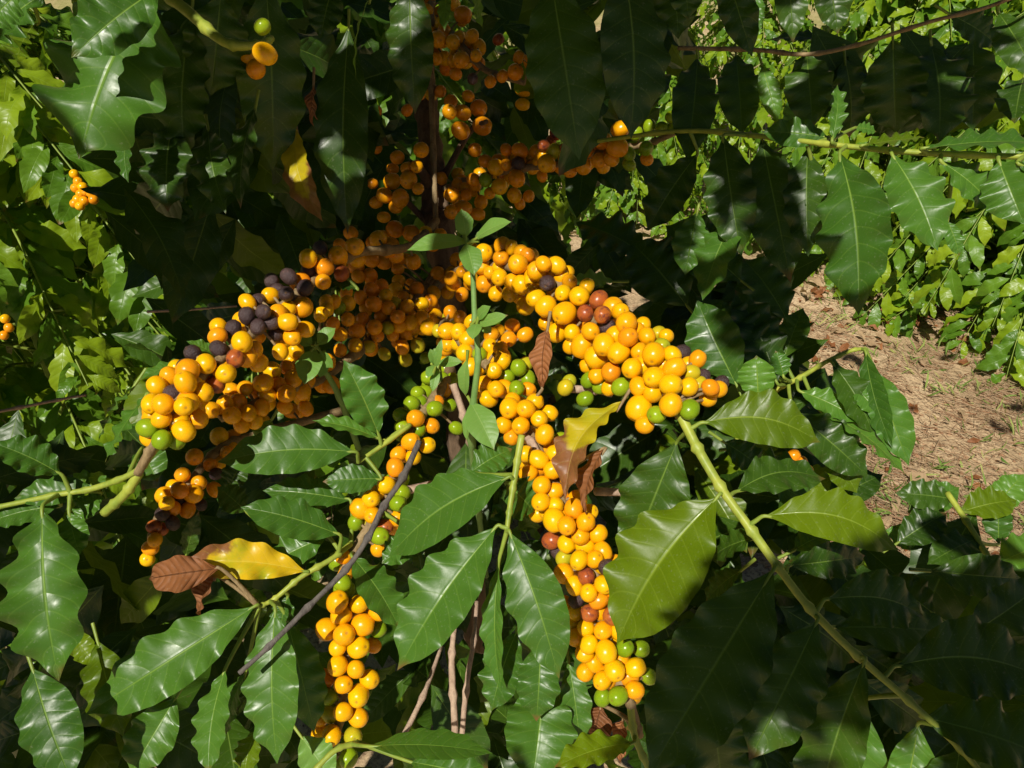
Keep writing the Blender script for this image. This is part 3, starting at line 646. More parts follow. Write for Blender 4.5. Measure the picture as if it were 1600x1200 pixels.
for key, lst in rear.items():
    m_ = MB()
    for (pos, r_, k) in lst:
        me = rb_.choice(CM[k]); rot = Matrix.Rotation(rb_.uniform(0, 6.28), 3, Vector((rb_.gauss(0, 1), rb_.gauss(0, 1), rb_.gauss(0, 1))).normalized())
        m_.add([pos + (rot @ v.co) * r_ for v in me.vertices], [tuple(p.vertices) for p in me.polygons], None, rb_.random(), 'YOG'.index(k))
    o = m_.build("rear_cherries", [M['Ym'], M['Om'], M['Gm']], branches[key], loc=lst[0][0]); o['kind'] = 'stuff'; o['label'] = "cherries packed behind the front ones"
for n_, (x, y) in enumerate([(116, 272), (122, 284), (118, 294), (129, 292), (126, 303), (135, 300), (121, 312), (131, 314), (142, 302), (125, 322), (117, 318), (146, 312), (98, 716), (104, 728), (94, 740), (252, 402), (262, 412), (270, 425), (285, 398), (258, 432), (292, 410), (8, 498), (14, 512), (6, 524)]):
    o = bpy.data.objects.new("cherry", rb_.choice(CM['O' if n_ % 3 else 'Y'])); C.objects.link(o); o.parent = NB
    o.location = P(x, y, 1.12) - Vector(NB.location); o.scale = (.0068,) * 3; o.rotation_euler = (rb_.uniform(0, 6), rb_.uniform(0, 6), 0)
# short stalks tying the cherries to the branch, kept inside the mesh of each branch's stalks
for key in list(AX):
    m_ = MB()
    for i, c in enumerate(cherries):
        if c[5] != key: continue
        p1 = CAM + rays[i] * c[2]; p0 = P(*c[6]); L = (p1 - p0).length
        if L < .006: continue
        if L > (.026 if key in 'TUV' else .045): continue
        tube(m_, smooth_path([p0, p0.lerp(p1, .5) + Vector((0, 0, .002)), p1], 3), .0012, .0010, 5, cap=False)
    if m_.v:
        o = m_.build("fruit_stalks", M['woody'], branches[key], loc=P(*AX[key][3])); o['kind'] = 'stuff'

# ------------------------------------------------------------------ leafy branches and their leaves
make_branch('J', [(1062, 645, .475), (1090, 700, .468), (1125, 760, .46), (1175, 830, .45), (1215, 885, .445), (1265, 950, .44), (1340, 1025, .435), (1420, 1095, .43), (1500, 1170, .425), (1560, 1240, .42)], .0033, .0016, 'stem', "stout green twig end carrying broad leaves below the yellow cherries", nodes=.45, every=8)
make_branch('K', [(815, 680, .50), (806, 735, .495), (797, 790, .49), (792, 830, .485)], .0024, .0015, 'stem')
make_branch('F', [(600, 690, .56), (640, 665, .56), (560, 722, .54)], .002, .0015, 'stem')
make_branch('G', [(548, 850, .545), (520, 872, .53), (470, 902, .52), (430, 935, .515), (405, 948, .51)], .0021, .0014, 'stem', nodes=.5)
make_branch('H', [(245, 700, .47), (215, 735, .475), (150, 762, .48), (80, 775, .48), (-40, 800, .48)], .0020, .0016, 'stem')
make_branch('Hs', [(218, 738, .478), (195, 772, .48), (162, 802, .485)], .0030, .0028, 'stem')
make_branch('R', [(900, 225, .70), (1060, 205, .62), (1180, 212, .56), (1290, 225, .52), (1430, 238, .49), (1600, 245, .46), (1720, 250, .44)], .0018, .0019, 'stem', "horizontal yellow-green branch hung with large shiny leaves", nodes=.4)
make_branch('Q', [(1480, 770, .62), (1520, 830, .60), (1560, 900, .58), (1600, 960, .56)], .0024, .0018, 'stem')
make_branch('Z', [(780, -120, .50), (860, -40, .46), (960, -30, .44), (1080, -20, .44), (1180, -30, .44)], .003, .002, 'stem')
make_branch('Zl', [(640, -60, .50), (520, -30, .46), (420, -30, .44), (300, -30, .42), (180, -50, .40), (20, -60, .40)], .003, .002, 'stem')
make_branch('Zr', [(1060, 75, .66), (1180, 78, .62), (1260, 85, .60), (1340, 70, .58), (1450, 35, .55), (1560, 5, .53), (1700, -60, .50)], .0018, .0012, 'woody')
make_branch('Bt', [(560, 1160, .50), (520, 1175, .49), (470, 1230, .48)], .002, .0016, 'stem')
make_branch('Ct', [(985, 1095, .50), (992, 1150, .50), (1020, 1215, .50)], .0026, .002, 'stem')

# base x y depth, tip x y depth, width, kind, roll, {options}
def LF(key, bx, by, bd, tx, ty, td, w_, typ='leaf', roll=0, lit=1, **kw):
    return (key, bx, by, bd, tx, ty, td, w_, typ, roll, lit, kw)
LEAVES = [
 # branch below the big cluster
 LF('J', 1098, 660, .468, 1284, 690, .46, 96, 'olive', 10, curve=-.10, bend=.08, fold=14, wave=.07),
 LF('J', 1058, 690, .49, 985, 872, .52, 118, 'leaf', -10, fold=12, wave=.10),
 LF('J', 1122, 775, .455, 960, 1005, .46, 168, 'olive', 8, fold=16, wave=.09, curve=.03),
 LF('J', 1150, 768, .465, 1292, 745, .48, 84, 'leaf', 0, curve=-.1),
 LF('J', 1195, 806, .445, 1408, 858, .435, 98, 'olive', -5, curve=-.09, bend=.1, wave=.06),
 LF('J', 1210, 888, .44, 1010, 1215, .42, 160, 'leaf', 0, 0, wave=.08, bend=.02),
 LF('J', 1278, 968, .435, 1170, 1190, .42, 115, 'leaf', -8, 0),
 LF('J', 1352, 1030, .43, 1270, 1290, .44, 110, 'leaf', 10, 0),
 LF('J', 1290, 936, .44, 1445, 962, .44, 92, 'leaf', 25, 0, curve=-.09, bend=.1),
 LF('J', 1400, 1040, .435, 1640, 1062, .42, 130, 'leaf', 12, 0, curve=-.1),
 LF('J', 1300, 980, .455, 1500, 988, .47, 86, 'leaf', 0, 0),
 LF('J', 1232, 884, .455, 1356, 868, .48, 62, 'leaf', 20, 0),
 LF('J', 1440, 1120, .43, 1660, 1190, .42, 120, 'leaf', -10, 0),
 LF('J', 1345, 1095, .46, 1310, 1290, .47, 118, 'young', 0, 1, wave=.06),
 LF('J', 1435, 1130, .44, 1405, 1280, .44, 74, 'young', -10, 1),
 LF('J', 1180, 840, .475, 1110, 870, .50, 60, 'leaf', 10),
 LF('J', 1160, 890, .50, 1100, 940, .52, 50, 'leaf', 10, 0),
 LF('J', 1500, 1000, .47, 1640, 905, .47, 78, 'leaf', 30, 0),
 LF('J', 1450, 892, .50, 1600, 905, .50, 74, 'leaf', 35, 0, bend=.12),
 LF('J', 1460, 960, .49, 1380, 900, .50, 70, 'leaf', 0, 0),
 LF('J', 1500, 1170, .43, 1480, 1290, .42, 90, 'leaf', 0, 0),
 LF('J', 1100, 1060, .50, 1130, 1240, .52, 120, 'leaf', 0, 0),
 # the trident of leaves in the middle
 LF('K', 795, 745, .49, 603, 868, .50, 118, 'leaf', 4, fold=10, wave=.05, curve=.04),
 LF('K', 776, 822, .485, 617, 1047, .47, 122, 'leaf', 0, fold=14, wave=.09),
 LF('K', 796, 830, .48, 872, 1062, .46, 98, 'leaf', 12, fold=12, wave=.10, curve=-.04),
 LF('K', 779, 880, .49, 779, 1082, .49, 48, 'young', 35, fold=38, wave=.12),
 LF('K', 790, 755, .51, 835, 800, .52, 80, 'leaf', 0),
 LF('K', 735, 738, .53, 800, 700, .54, 60, 'leaf', 0),
 LF('K', 808, 985, .52, 766, 1112, .51, 74, 'leaf', 8),
 LF('K', 845, 1000, .51, 838, 1128, .50, 72, 'leaf', 0, bend=.14),
 LF('K', 850, 1062, .53, 832, 1225, .50, 122, 'leaf', 0, fold=20, wave=.1),
 LF('K', 888, 1030, .53, 908, 1172, .52, 52, 'leaf', -15),
 LF('K', 872, 990, .54, 868, 1060, .54, 56, 'leaf', -15),
 LF('Bt', 575, 1166, .48, 770, 1172, .47, 74, 'leaf', -28, fold=6, wave=.02, bend=.03),
 LF('Bt', 640, 1190, .50, 770, 1222, .48, 70, 'leaf', 0),
 LF('E', 549, 868, .535, 627, 982, .52, 70, 'leaf', -6, fold=14),
 LF('E', 650, 842, .53, 596, 880, .52, 52, 'leaf', 0),
 LF('Ct', 990, 1160, .49, 866, 1196, .47, 62, 'olive', 15),
 LF('Ct', 940, 1102, .53, 925, 1160, .53, 56, 'brown', 0, wave=.3),
 LF('Ct', 975, 1120, .54, 960, 1190, .53, 40, 'brown', 40, wave=.3),
 LF('C', 974, 626, .50, 880, 778, .48, 80, 'turning', 20, fold=28, wave=.12, curve=.12, bend=.08),
 LF('C', 945, 700, .50, 900, 795, .49, 50, 'brown', 50, fold=35, wave=.3),
 LF('C', 856, 512, .54, 842, 600, .53, 40, 'brown', 20, fold=30, wave=.32),
 LF('C', 846, 610, .545, 850, 560, .54, 18, 'brown', 0, fold=40, wave=.3),
 # left centre
 LF('F', 556, 706, .53, 338, 720, .51, 86, 'leaf', 4, fold=8, wave=.06, curve=.03),
 LF('F', 596, 748, .54, 504, 752, .53, 50, 'leaf', 0, wave=.04),
 LF('F', 592, 680, .545, 538, 562, .53, 72, 'young', 14, fold=22),
 LF('F', 594, 686, .55, 488, 655, .54, 36, 'young', 25, fold=30),
 LF('G', 532, 836, .525, 376, 790, .51, 72, 'leaf', 2, fold=8, wave=.08),
 LF('G', 548, 782, .56, 410, 765, .55, 58, 'leaf', 0),
 LF('G', 512, 838, .535, 416, 884, .53, 62, 'leaf', 0),
 LF('G', 400, 946, .505, 128, 1117, .48, 108, 'leaf', 2, fold=16, wave=.10, curve=-.02),
 LF('G', 430, 950, .50, 430, 1196, .48, 96, 'leaf', 6, fold=12, wave=.10),
 LF('G', 448, 965, .52, 492, 1146, .52, 72, 'leaf', -10),
 LF('G', 450, 930, .52, 438, 985, .52, 44, 'leaf', 10),
 LF('G', 480, 893, .52, 272, 885, .50, 70, 'yellow', -14, fold=30, wave=.16, curve=.05),
 LF('G', 345, 888, .49, 222, 905, .485, 66, 'brown', -10, fold=34, wave=.28, bend=.12),
 LF('G', 340, 900, .50, 300, 962, .50, 60, 'brown', 40, fold=30, wave=.2),
 LF('G', 276, 1088, .505, 202, 1212, .49, 80, 'leaf', -8, wave=.12),
 LF('G', 352, 1045, .50, 322, 1212, .47, 70, 'leaf', 26, fold=6, wave=.1),
 LF('G', 384, 1050, .52, 350, 1150, .51, 50, 'leaf', 26),
 LF('G', 400, 1140, .51, 380, 1215, .50, 50, 'olive', 20),
 LF('G', 470, 1150, .53, 520, 1220, .52, 60, 'weed', 0),
 LF('H', 66, 792, .46, 88, 1066, .44, 128, 'leaf', 14, fold=10, wave=.26, nw=4.2),
 LF('H', 50, 1042, .46, 112, 1225, .44, 92, 'leaf', 28, fold=4, wave=.10),
 LF('H', 108, 800, .475, 124, 868, .47, 52, 'leaf', 20, wave=.15),
 LF('H', 152, 1000, .52, 192, 1152, .50, 74, 'olive', 10, wave=.2),
 LF('H', 110, 985, .53, 150, 1040, .52, 40, 'olive', 10, wave=.2),
 LF('H', 97, 742, .475, -12, 690, .46, 68, 'leaf', 5, fold=18),
 LF('H', 152, 762, .49, 20, 778, .48, 50, 'leaf', 0),
 LF('H', 95, 790, .49, -20, 815, .48, 56, 'leaf', 20),
 LF('H', 158, 770, .50, 118, 815, .49, 44, 'leaf', 20),
 LF('H', 150, 765, .50, 155, 735, .51, 26, 'young', 20),
 LF('H', 222, 700, .50, 246, 752, .49, 62, 'leaf', 0),
 LF('H', 232, 615, .50, 160, 722, .49, 42, 'leaf', 40, wave=.2, fold=10, curve=-.06),
 LF('H', 212, 600, .51, 150, 690, .50, 40, 'leaf', 60, wave=.2, curve=-.08),
 LF('A', 305, 575, .50, 215, 592, .49, 34, 'young', 10, curve=.1),
 LF('A', 345, 560, .51, 292, 532, .50, 26, 'young', 20),
 LF('A', 560, 452, .60, 520, 440, .60, 30, 'leaf', 20),
 LF('Ab', 425, 655, .60, 400, 700, .60, 36, 'olive', 0),
 LF('Ab', 355, 765, .60, 380, 720, .60, 44, 'leaf', 0), LF('Ab', 385, 800, .58, 340, 760, .57, 50, 'leaf', 0),
 LF('Ab', 290, 870, .62, 310, 800, .60, 30, 'leaf', 20),
 # upper left
 LF('Zl', 235, -10, .42, 118, 245, .41, 215, 'leaf', 16, fold=-6, wave=.20, nw=4),
 LF('Zl', 250, -20, .395, 110, 88, .38, 104, 'leaf', -20, fold=14, wave=.14),
 LF('Zl', 70, -10, .40, -10, 60, .41, 90, 'leaf', 0, wave=.2),
 LF('Zl', 60, 30, .44, 20, 110, .44, 70, 'olive', 40, wave=.24),
 LF('Zl', 30, -10, .38, -20, 40, .38, 70, 'leaf', 0, wave=.2),
 LF('Zl', 415, -30, .56, 428, 268, .60, 112, 'leaf', 0, 0, fold=14, wave=.10),
 LF('Zl', 545, 40, .60, 540, 365, .62, 94, 'leaf', 0, 0, wave=.06),
 LF('Zl', 640, -40, .60, 648, 178, .62, 78, 'leaf', 0, 0),
 LF('Zl', 300, 20, .54, 285, 250, .56, 106, 'leaf', 20, 0, wave=.15),
 LF('Zl', 345, -10, .54, 330, 150, .56, 106, 'leaf', -20, 0),
 LF('Zl', 400, 165, .56, 372, 325, .55, 56, 'leaf', 40, 0),
 LF('Zl', 325, 200, .58, 350, 332, .56, 70, 'leaf', 10, 0, wave=.2),
 LF('Zl', 270, 190, .56, 260, 330, .55, 90, 'leaf', 10, 0, wave=.15),
 LF('Zl', 200, 200, .55, 198, 285, .54, 36, 'leaf', 30),
 LF('Zl', 462, 195, .60, 501, 345, .58, 56, 'turning', 30, fold=20, wave=.1, curve=.06),
 LF('Zl', 490, 130, .60, 488, 205, .60, 22, 'brown', 30, 0, wave=.4),
 LF('Zl', 520, -20, .55, 500, 60, .55, 60, 'leaf', 0, 0),
 LF('Zl', 580, -10, .50, 552, 124, .50, 22, 'young', 60, 0),
 LF('T', 700, -20, .70, 694, 48, .70, 24, 'young', 30, 0), LF('T', 750, -30, .66, 752, 44, .66, 30, 'young', 40, 0),
 # dark leaves hanging from the top
 LF('Z', 860, -40, .46, 905, 250, .47, 128, 'leaf', 6, 0, wave=.05),
 LF('Z', 975, -50, .45, 990, 215, .46, 130, 'leaf', -6, 0, wave=.05),
 LF('Z', 1050, -60, .46, 1060, 60, .46, 80, 'leaf', 0, 0),
 LF('Z', 1130, -60, .44, 1175, 88, .44, 62, 'leaf', 10, 0),
 LF('Z', 1225, -80, .44, 1240, 66, .44, 56, 'leaf', 10, 0),
 LF('Z', 1290, -50, .44, 1310, 52, .44, 60, 'leaf', 10, 0), LF('Z', 1070, -50, .44, 1075, 30, .44, 60, 'leaf', 10, 0),
 LF('Z', 1180, -20, .50, 1180, 60, .50, 30, 'young', 20),
 # the dark row along the upper right branch
 LF('Zr', 1090, 90, .62, 1075, 250, .60, 78, 'leaf', 0, 0), LF('Zr', 1150, 85, .62, 1160, 210, .60, 84, 'leaf', 0, 0),
 LF('Zr', 1260, 80, .60, 1270, 200, .60, 80, 'leaf', 10, 0), LF('Zr', 1320, 90, .58, 1330, 215, .58, 110, 'leaf', -10, 0),
 LF('Zr', 1395, 60, .57, 1400, 210, .57, 110, 'leaf', 10, 0), LF('Zr', 1455, 70, .56, 1470, 220, .56, 120, 'leaf', 0, 0),
 LF('Zr', 1520, 60, .55, 1520, 205, .55, 100, 'leaf', 0, 0), LF('Zr', 1560, 20, .53, 1620, 120, .53, 70, 'leaf', 10, 1),
 LF('Zr', 1600, 120, .50, 1585, 190, .50, 80, 'leaf', 10, 1), LF('Zr', 1480, 20, .55, 1560, 70, .55, 60, 'leaf', 10, 0),
 LF('Zr', 1300, 65, .60, 1200, 60, .62, 36, 'leaf', 10, 0), LF('Zr', 1190, 100, .62, 1215, 190, .62, 40, 'young', 20, 1),
 LF('Zr', 1380, 120, .57, 1370, 175, .57, 40, 'young', 20, 0), LF('Zr', 1250, 150, .62, 1232, 215, .62, 50, 'young', -20, 1),
 # leaves of the horizontal branch
 LF('R', 1312, 240, .50, 1338, 492, .48, 118, 'leaf', 20, fold=10, wave=.14, curve=-.07),
 LF('R', 1393, 240, .49, 1468, 390, .47, 98, 'leaf', 14, fold=8, wave=.14),
 LF('R', 1440, 232, .48, 1640, 218, .46, 66, 'leaf', -25, fold=16, wave=.10, curve=.08),
 LF('R', 1470, 252, .48, 1560, 330, .48, 66, 'leaf', -10, fold=10),
 LF('R', 1345, 228, .50, 1445, 212, .49, 46, 'olive', -30, curve=.14),
 LF('R', 1300, 222, .51, 1310, 130, .52, 30, 'leaf', 20, wave=.3),
 LF('R', 1295, 215, .53, 1190, 205, .54, 50, 'leaf', -10),
 LF('R', 1335, 200, .54, 1370, 205, .54, 26, 'young', 0),
 LF('R', 1130, 212, .56, 1158, 400, .55, 84, 'leaf', 24, 0, wave=.10), LF('R', 1155, 330, .56, 1095, 468, .56, 74, 'leaf', 10, 1, wave=.12),
 LF('R', 1190, 215, .56, 1235, 440, .54, 92, 'leaf', 0, 0), LF('R', 1262, 230, .54, 1262, 400, .53, 70, 'leaf', 0, 0),
 LF('R', 1090, 330, .60, 1070, 430, .60, 60, 'leaf', 10, 1, wave=.14),
 
 LF('R', 1560, 250, .46, 1600, 350, .45, 90, 'leaf', 15), LF('R', 1590, 255, .45, 1680, 300, .45, 70, 'leaf', 10),
 LF('R', 1270, 265, .54, 1262, 340, .54, 24, 'young', 30), LF('R', 1480, 345, .50, 1500, 400, .50, 30, 'young', 0),
 LF('R', 1325, 380, .52, 1330, 470, .51, 24, 'young', 20), LF('R', 1090, 240, .62, 1010, 360, .64, 76, 'leaf', 0, 0),
 # right of the main cluster
 LF('S', 1152, 604, .56, 1088, 468, .57, 90, 'leaf', -14, 1, fold=10, wave=.08),
 LF('S', 1185, 625, .54, 1182, 555, .54, 62, 'young', 0), LF('S', 1200, 575, .58, 1110, 470, .60, 90, 'leaf', 0, 0),
 LF('S', 1215, 600, .58, 1150, 450, .60, 80, 'leaf', 20, 0), LF('S', 1225, 560, .60, 1255, 480, .60, 50, 'leaf', 0, 0),
 LF('S', 1300, 566, .575, 1368, 680, .56, 68, 'leaf', -20, 0, wave=.1), LF('S', 1352, 548, .575, 1392, 700, .55, 48, 'leaf', 50, 1, wave=.1),
 LF('S', 1365, 575, .57, 1420, 728, .55, 62, 'young', 10, 1), LF('S', 1330, 600, .57, 1375, 650, .56, 42, 'young', 0),
 LF('S', 1248, 610, .58, 1352, 660, .56, 48, 'young', 10, 1, wave=.16), LF('S', 1280, 640, .57, 1420, 740, .55, 56, 'young', -30, 1),
 LF('S', 1240, 645, .57, 1358, 745, .56, 80, 'leaf', 10, 0), LF('S', 1290, 700, .58, 1340, 770, .57, 60, 'olive', 0, 1),
 LF('S', 1362, 600, .58, 1392, 650, .57, 40, 'young', 20), LF('S', 1225, 590, .58, 1212, 548, .58, 34, 'young', 0),
 LF('S', 1130, 690, .54, 1195, 735, .54, 56, 'leaf', 10, 0), LF('S', 1150, 700, .55, 1225, 690, .55, 40, 'olive', 0),
 LF('S', 1190, 750, .54, 1290, 800, .54, 66, 'leaf', 0), LF('S', 1240, 860, .53, 1300, 830, .53, 50, 'leaf', 0),
 LF('S', 980, 440, .70, 930, 480, .66, 40, 'leaf', 20, 0), LF('S', 960, 440, .64, 890, 440, .64, 40, 'weed', 20, 0),
 LF('B', 1075, 480, .64, 985, 375, .66, 110, 'leaf', 0, 0), LF('B', 1160, 440, .64, 1040, 350, .66, 110, 'leaf', 0, 0),
 LF('B', 1010, 400, .68, 900, 345, .70, 90, 'leaf', 10, 0), LF('B', 1230, 500, .64, 1160, 400, .66, 90, 'leaf', 10, 0),
 LF('B', 980, 620, .56, 905, 590, .56, 26, 'young', 20),
 LF('Q', 1420, 800, .66, 1500, 760, .66, 56, 'mid', 0), LF('Q', 1545, 800, .63, 1600, 740, .63, 50, 'young', 0), LF('Q', 1380, 830, .64, 1440, 850, .64, 44, 'young', 0), LF('Q', 1560, 850, .62, 1560, 780, .62, 44, 'mid', 0),
 LF('Q', 1400, 850, .60, 1480, 800, .60, 60, 'leaf', 0), LF('Q', 1490, 780, .62, 1400, 770, .62, 54, 'leaf', 0), LF('Q', 1500, 800, .62, 1590, 780, .62, 60, 'olive', 0),
 LF('Q', 1530, 840, .60, 1450, 880, .58, 60, 'leaf', 0, 0), LF('Q', 1560, 880, .58, 1640, 850, .58, 70, 'young', 0),
 LF('Q', 1290, 790, .60, 1380, 740, .60, 60, 'leaf', 0), LF('Q', 1250, 730, .62, 1300, 770, .60, 50, 'olive', 0),
]
lit_pts = []; shade_pts = []; spot_pts = []
rl = random.Random(11)
def place_leaf(key, bx, by, bd, tx, ty, td, w_, typ, roll, lit, kw, parent=None, path=None):
    if typ == 'leaf' and lit and key in 'GHFKRS' + 'ZlEBt': typ = 'mid'  # leaves in the sun take the brighter green: sunlight painted into their colour
    B = P(bx, by, bd); T = P(tx, ty, td); mid = (B + T) / 2
    a = (T - B).normalized()
    n0 = (CAM - mid).normalized() * .62 + SUN * .08 + Vector((rl.uniform(-.2, .2), 0, .62))
    n0 = n0 - a * n0.dot(a); n0.normalize()
    n0 = Matrix.Rotation(math.radians(roll + rl.uniform(-12, 12)), 3, a) @ n0
    dm = (bd + td) / 2; W_ = w_ * dm / FPX * .93
    L = (T - B).length
    if key == 'Zr': j_ = rl.uniform(.02, .14); bd += j_; td += j_ + rl.uniform(-.03, .03); roll += rl.uniform(-25, 25); B = P(bx, by, bd); T = P(tx, ty, td)
    if typ == 'brown': kw = dict(kw); kw['quilt'] = .35; kw['wave'] = kw.get('wave', .2) * .6; kw['curl'] = .22; kw['nw'] = 2.6
    o = dict(fold=12, bend=.06, wave=.12, nw=4.2 + L * 14, curve=0.0, curl=.03); o.update(kw)
    m_ = MB()
    big = w_ > 60
    add_leaf(m_, B, T, W_, n0, nv=44 if big else 26, nu=8 if big else 5, rng=rl, **o)
    st = 'woody' if typ in ('brown', 'turning') else 'petiole'
    if path:
        q = min(path, key=lambda z: (z - B).length); dq = (q - B).length
        if .002 < dq < .05:
            tube(m_, smooth_path([q, q.lerp(B, .5) - a * .03 * dq, B, B + a * L * .12], 4), .0017, .0009, 6, mi=1, cap=False)
        else: tube(m_, [B - a * .012, B, B + a * L * .12], .0013, .0008, 6, mi=1, cap=False)
    else: tube(m_, [B - a * .006, B, B + a * L * .12], .0013, .0008, 6, mi=1, cap=False)
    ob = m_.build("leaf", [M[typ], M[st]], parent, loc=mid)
    if typ == 'brown': ob['label'] = "dry curled brown leaf"
    if typ == 'yellow': ob['label'] = "yellow leaf turning brown"
    for t in (.2, .5, .8):
        (lit_pts if lit else shade_pts).append(B.lerp(T, t))
        if not lit:
            for lt in (-.3, 0, .3): shade_pts.append(B.lerp(T, t - .12) + a.cross(n0) * W_ * lt); shade_pts.append(B.lerp(T, t + .04) + a.cross(n0) * W_ * lt * .8)
        if lit and w_ > 80 and key in 'RJKGH':
            sd_ = a.cross(n0) * W_ * .3; lit_pts.extend([B.lerp(T, t) + sd_, B.lerp(T, t) - sd_])
    return ob
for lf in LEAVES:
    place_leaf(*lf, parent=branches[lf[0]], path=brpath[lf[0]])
for i, c in enumerate(cherries):
    (lit_pts if c[7] == 1 else spot_pts if c[7] == 2 else shade_pts).append(CAM + rays[i] * c[2])

# ------------------------------------------------------------------ the rest of the bush's foliage and the added shade leaves
rf = random.Random(23)
mass = MB(); mstem = MB()
def mass_leaf(c, L, hang=1.0, nv=12, nu=3, face=None):
    a = rf.uniform(0, 6.28); d = Vector((math.cos(a), math.sin(a), -rf.uniform(.2, 1.3) * hang)).normalized()
    n = (Vector((0, 0, .6)) + (face if face is not None else (CAM - c).normalized()) * rf.uniform(.3, 1.2) + Vector((rf.gauss(0, .4), rf.gauss(0, .4), rf.gauss(0, .3))))
    r_ = rf.random(); mi = 0 if r_ < .85 else 1
    add_leaf(mass, c - d * L / 2, c + d * L / 2, L * rf.uniform(.36, .46), n, fold=rf.uniform(0, 26), bend=rf.uniform(0, .12), wave=rf.uniform(.06, .2), nw=3.5, nv=nv, nu=nu, rng=rf, quilt=0, mi=mi)
VOL = [ # x0 x1 y0 y1 d0 d1 count
 (230, 1090, 380, 720, .84, 1.35, 330), (-60, 1090, 700, 1260, .80, 1.35, 400), (200, 1030, -60, 420, .96, 1.35, 330), (1020, 1300, 780, 1260, .62, 1.05, 150), (1300, 1680, 900, 1260, .62, 1.05, 150),
 (1290, 1540, 110, 200, .66, .80, 16), (200, 580, 60, 420, .66, .95, 80), (-60, 420, 880, 1260, .60, .80, 30), (1060, 1230, 420, 620, .70, .95, 40), (1090, 1290, 620, 800, .68, .95, 50), (840, 1050, 0, 180, .66, .9, 40),
]
for (x0, x1, y0, y1, d0, d1, n) in VOL:
    for _ in range(n):
        x, y = rf.uniform(x0, x1), rf.uniform(y0, y1)
        if 850 < x < 1065 and 285 < y < 400: continue
        mass_leaf(P(x, y, rf.uniform(d0, d1)), rf.uniform(.07, .13))
# unseen leaves added over and behind the viewer to throw shade, partly a person's shadow
for x, y in ((1210, 1150), (1185, 1165), (985, 960), (1350, 1170), (1420, 1180), (1600, 860), (1520, 840)): lit_pts.append(P(x, y, .45))
n_main = len(lit_pts)
for _ in range(320): lit_pts.append(P(rf.uniform(-40, 225), rf.uniform(240, 680), rf.uniform(.9, 1.5)))
for _ in range(520): lit_pts.append(ground_at(rf.uniform(1170, 1660), rf.uniform(410, 880)))
for _ in range(420): lit_pts.append(P(rf.uniform(1050, 1640), rf.uniform(-20, 520), rf.uniform(2.0, 3.6)))
SPOT = np.array([tuple(q) for q in spot_pts]); LIT = np.array([tuple(q) for q in lit_pts]); LITM = LIT[:n_main]; S = np.array(tuple(SUN))
SH = [ # x0 x1 y0 y1 d0 d1 count
 (200, 1060, -60, 330, .42, 1.25, 620), (200, 1060, -80, 330, .41, .52, 300), (1040, 1560, 60, 230, .5, .8, 170), (1000, 1260, 250, 560, .52, .9, 180), (985, 1680, 905, 1260, .40, .62, 300),
 (180, 480, 300, 560, .70, 1.4, 220), (380, 700, 420, 640, .68, 1.2, 150), (240, 360, 700, 880, .6, .8, 60), (1240, 1500, 880, 960, .45, .7, 60), (100, 1000, 700, 1250, .9, 1.4, 200), (-60, 650, 640, 1260, .75, 1.45, 620), (230, 720, 380, 720, .85, 1.4, 420), (1040, 1300, 640, 900, .65, 1.0, 120),
]
def spot_blocked(c):
    rel = SPOT - np.array(tuple(c)); al = rel @ S; pd = np.linalg.norm(rel - np.outer(al, S), axis=1)
    return ((al < 0) & (pd < .019)).any()
nc = 0; cast = []
for (x0, x1, y0, y1, d0, d1, n) in SH:
    for _ in range(n):
        q = P(rf.uniform(x0, x1), rf.uniform(y0, y1), rf.uniform(d0, d1))
        L = rf.uniform(.08, .13)
        for tr in range(9):
            s = rf.uniform(.30, 1.45); c = q + SUN * s
            pr = proj(c)
            if pr and pr[2] > -.02:
                mg = 70 / max(pr[2], .06) + 20
                if -mg < pr[0] < 1600 + mg and -mg < pr[1] < 1200 + mg: continue
            if (c - CAM).length < .16 or spot_blocked(c): continue
            rel = LIT - np.array(tuple(c)); al = rel @ S; pd = np.linalg.norm(rel - np.outer(al, S), axis=1)
            if ((al < 0) & (pd < L * .36)).any(): continue
            mass_leaf(c, L, hang=.6, nv=8, nu=2, face=SUN); cast.append(tuple(c)); nc += 1; break
# places the added shade leaves have left in the sun although the photograph shows them in shade
more = [tuple(q) for q in shade_pts]
for (x0, x1, y0, y1, d0, d1, n) in SH[:5]:
    more += [tuple(P(rf.uniform(x0, x1), rf.uniform(y0, y1), rf.uniform(d0, d1))) for _ in range(n)]
for q in more:
    rel = np.array(cast) - np.array(q); al = rel @ S; pd = np.linalg.norm(rel - np.outer(al, S), axis=1)
    if ((al > .2) & (pd < .013)).any(): continue
    for tr in range(24):
        c = Vector(q) + SUN * rf.uniform(.25, 1.1); L = rf.uniform(.085, .12) if tr < 12 else .06; pr = proj(c)
        if pr and pr[2] > -.02:
            mg = 70 / max(pr[2], .06) + 20
            if -mg < pr[0] < 1600 + mg and -mg < pr[1] < 1200 + mg: continue
        if (c - CAM).length < .14 or spot_blocked(c): continue
        rel = (LIT if tr < 12 else LITM) - np.array(tuple(c)); al = rel @ S; pd = np.linalg.norm(rel - np.outer(al, S), axis=1)
        if ((al < 0) & (pd < (L * .30 if tr < 12 else .018))).any(): continue
        mass_leaf(c, L, hang=.6, nv=8, nu=2, face=SUN); cast.append(tuple(c)); nc += 1; break
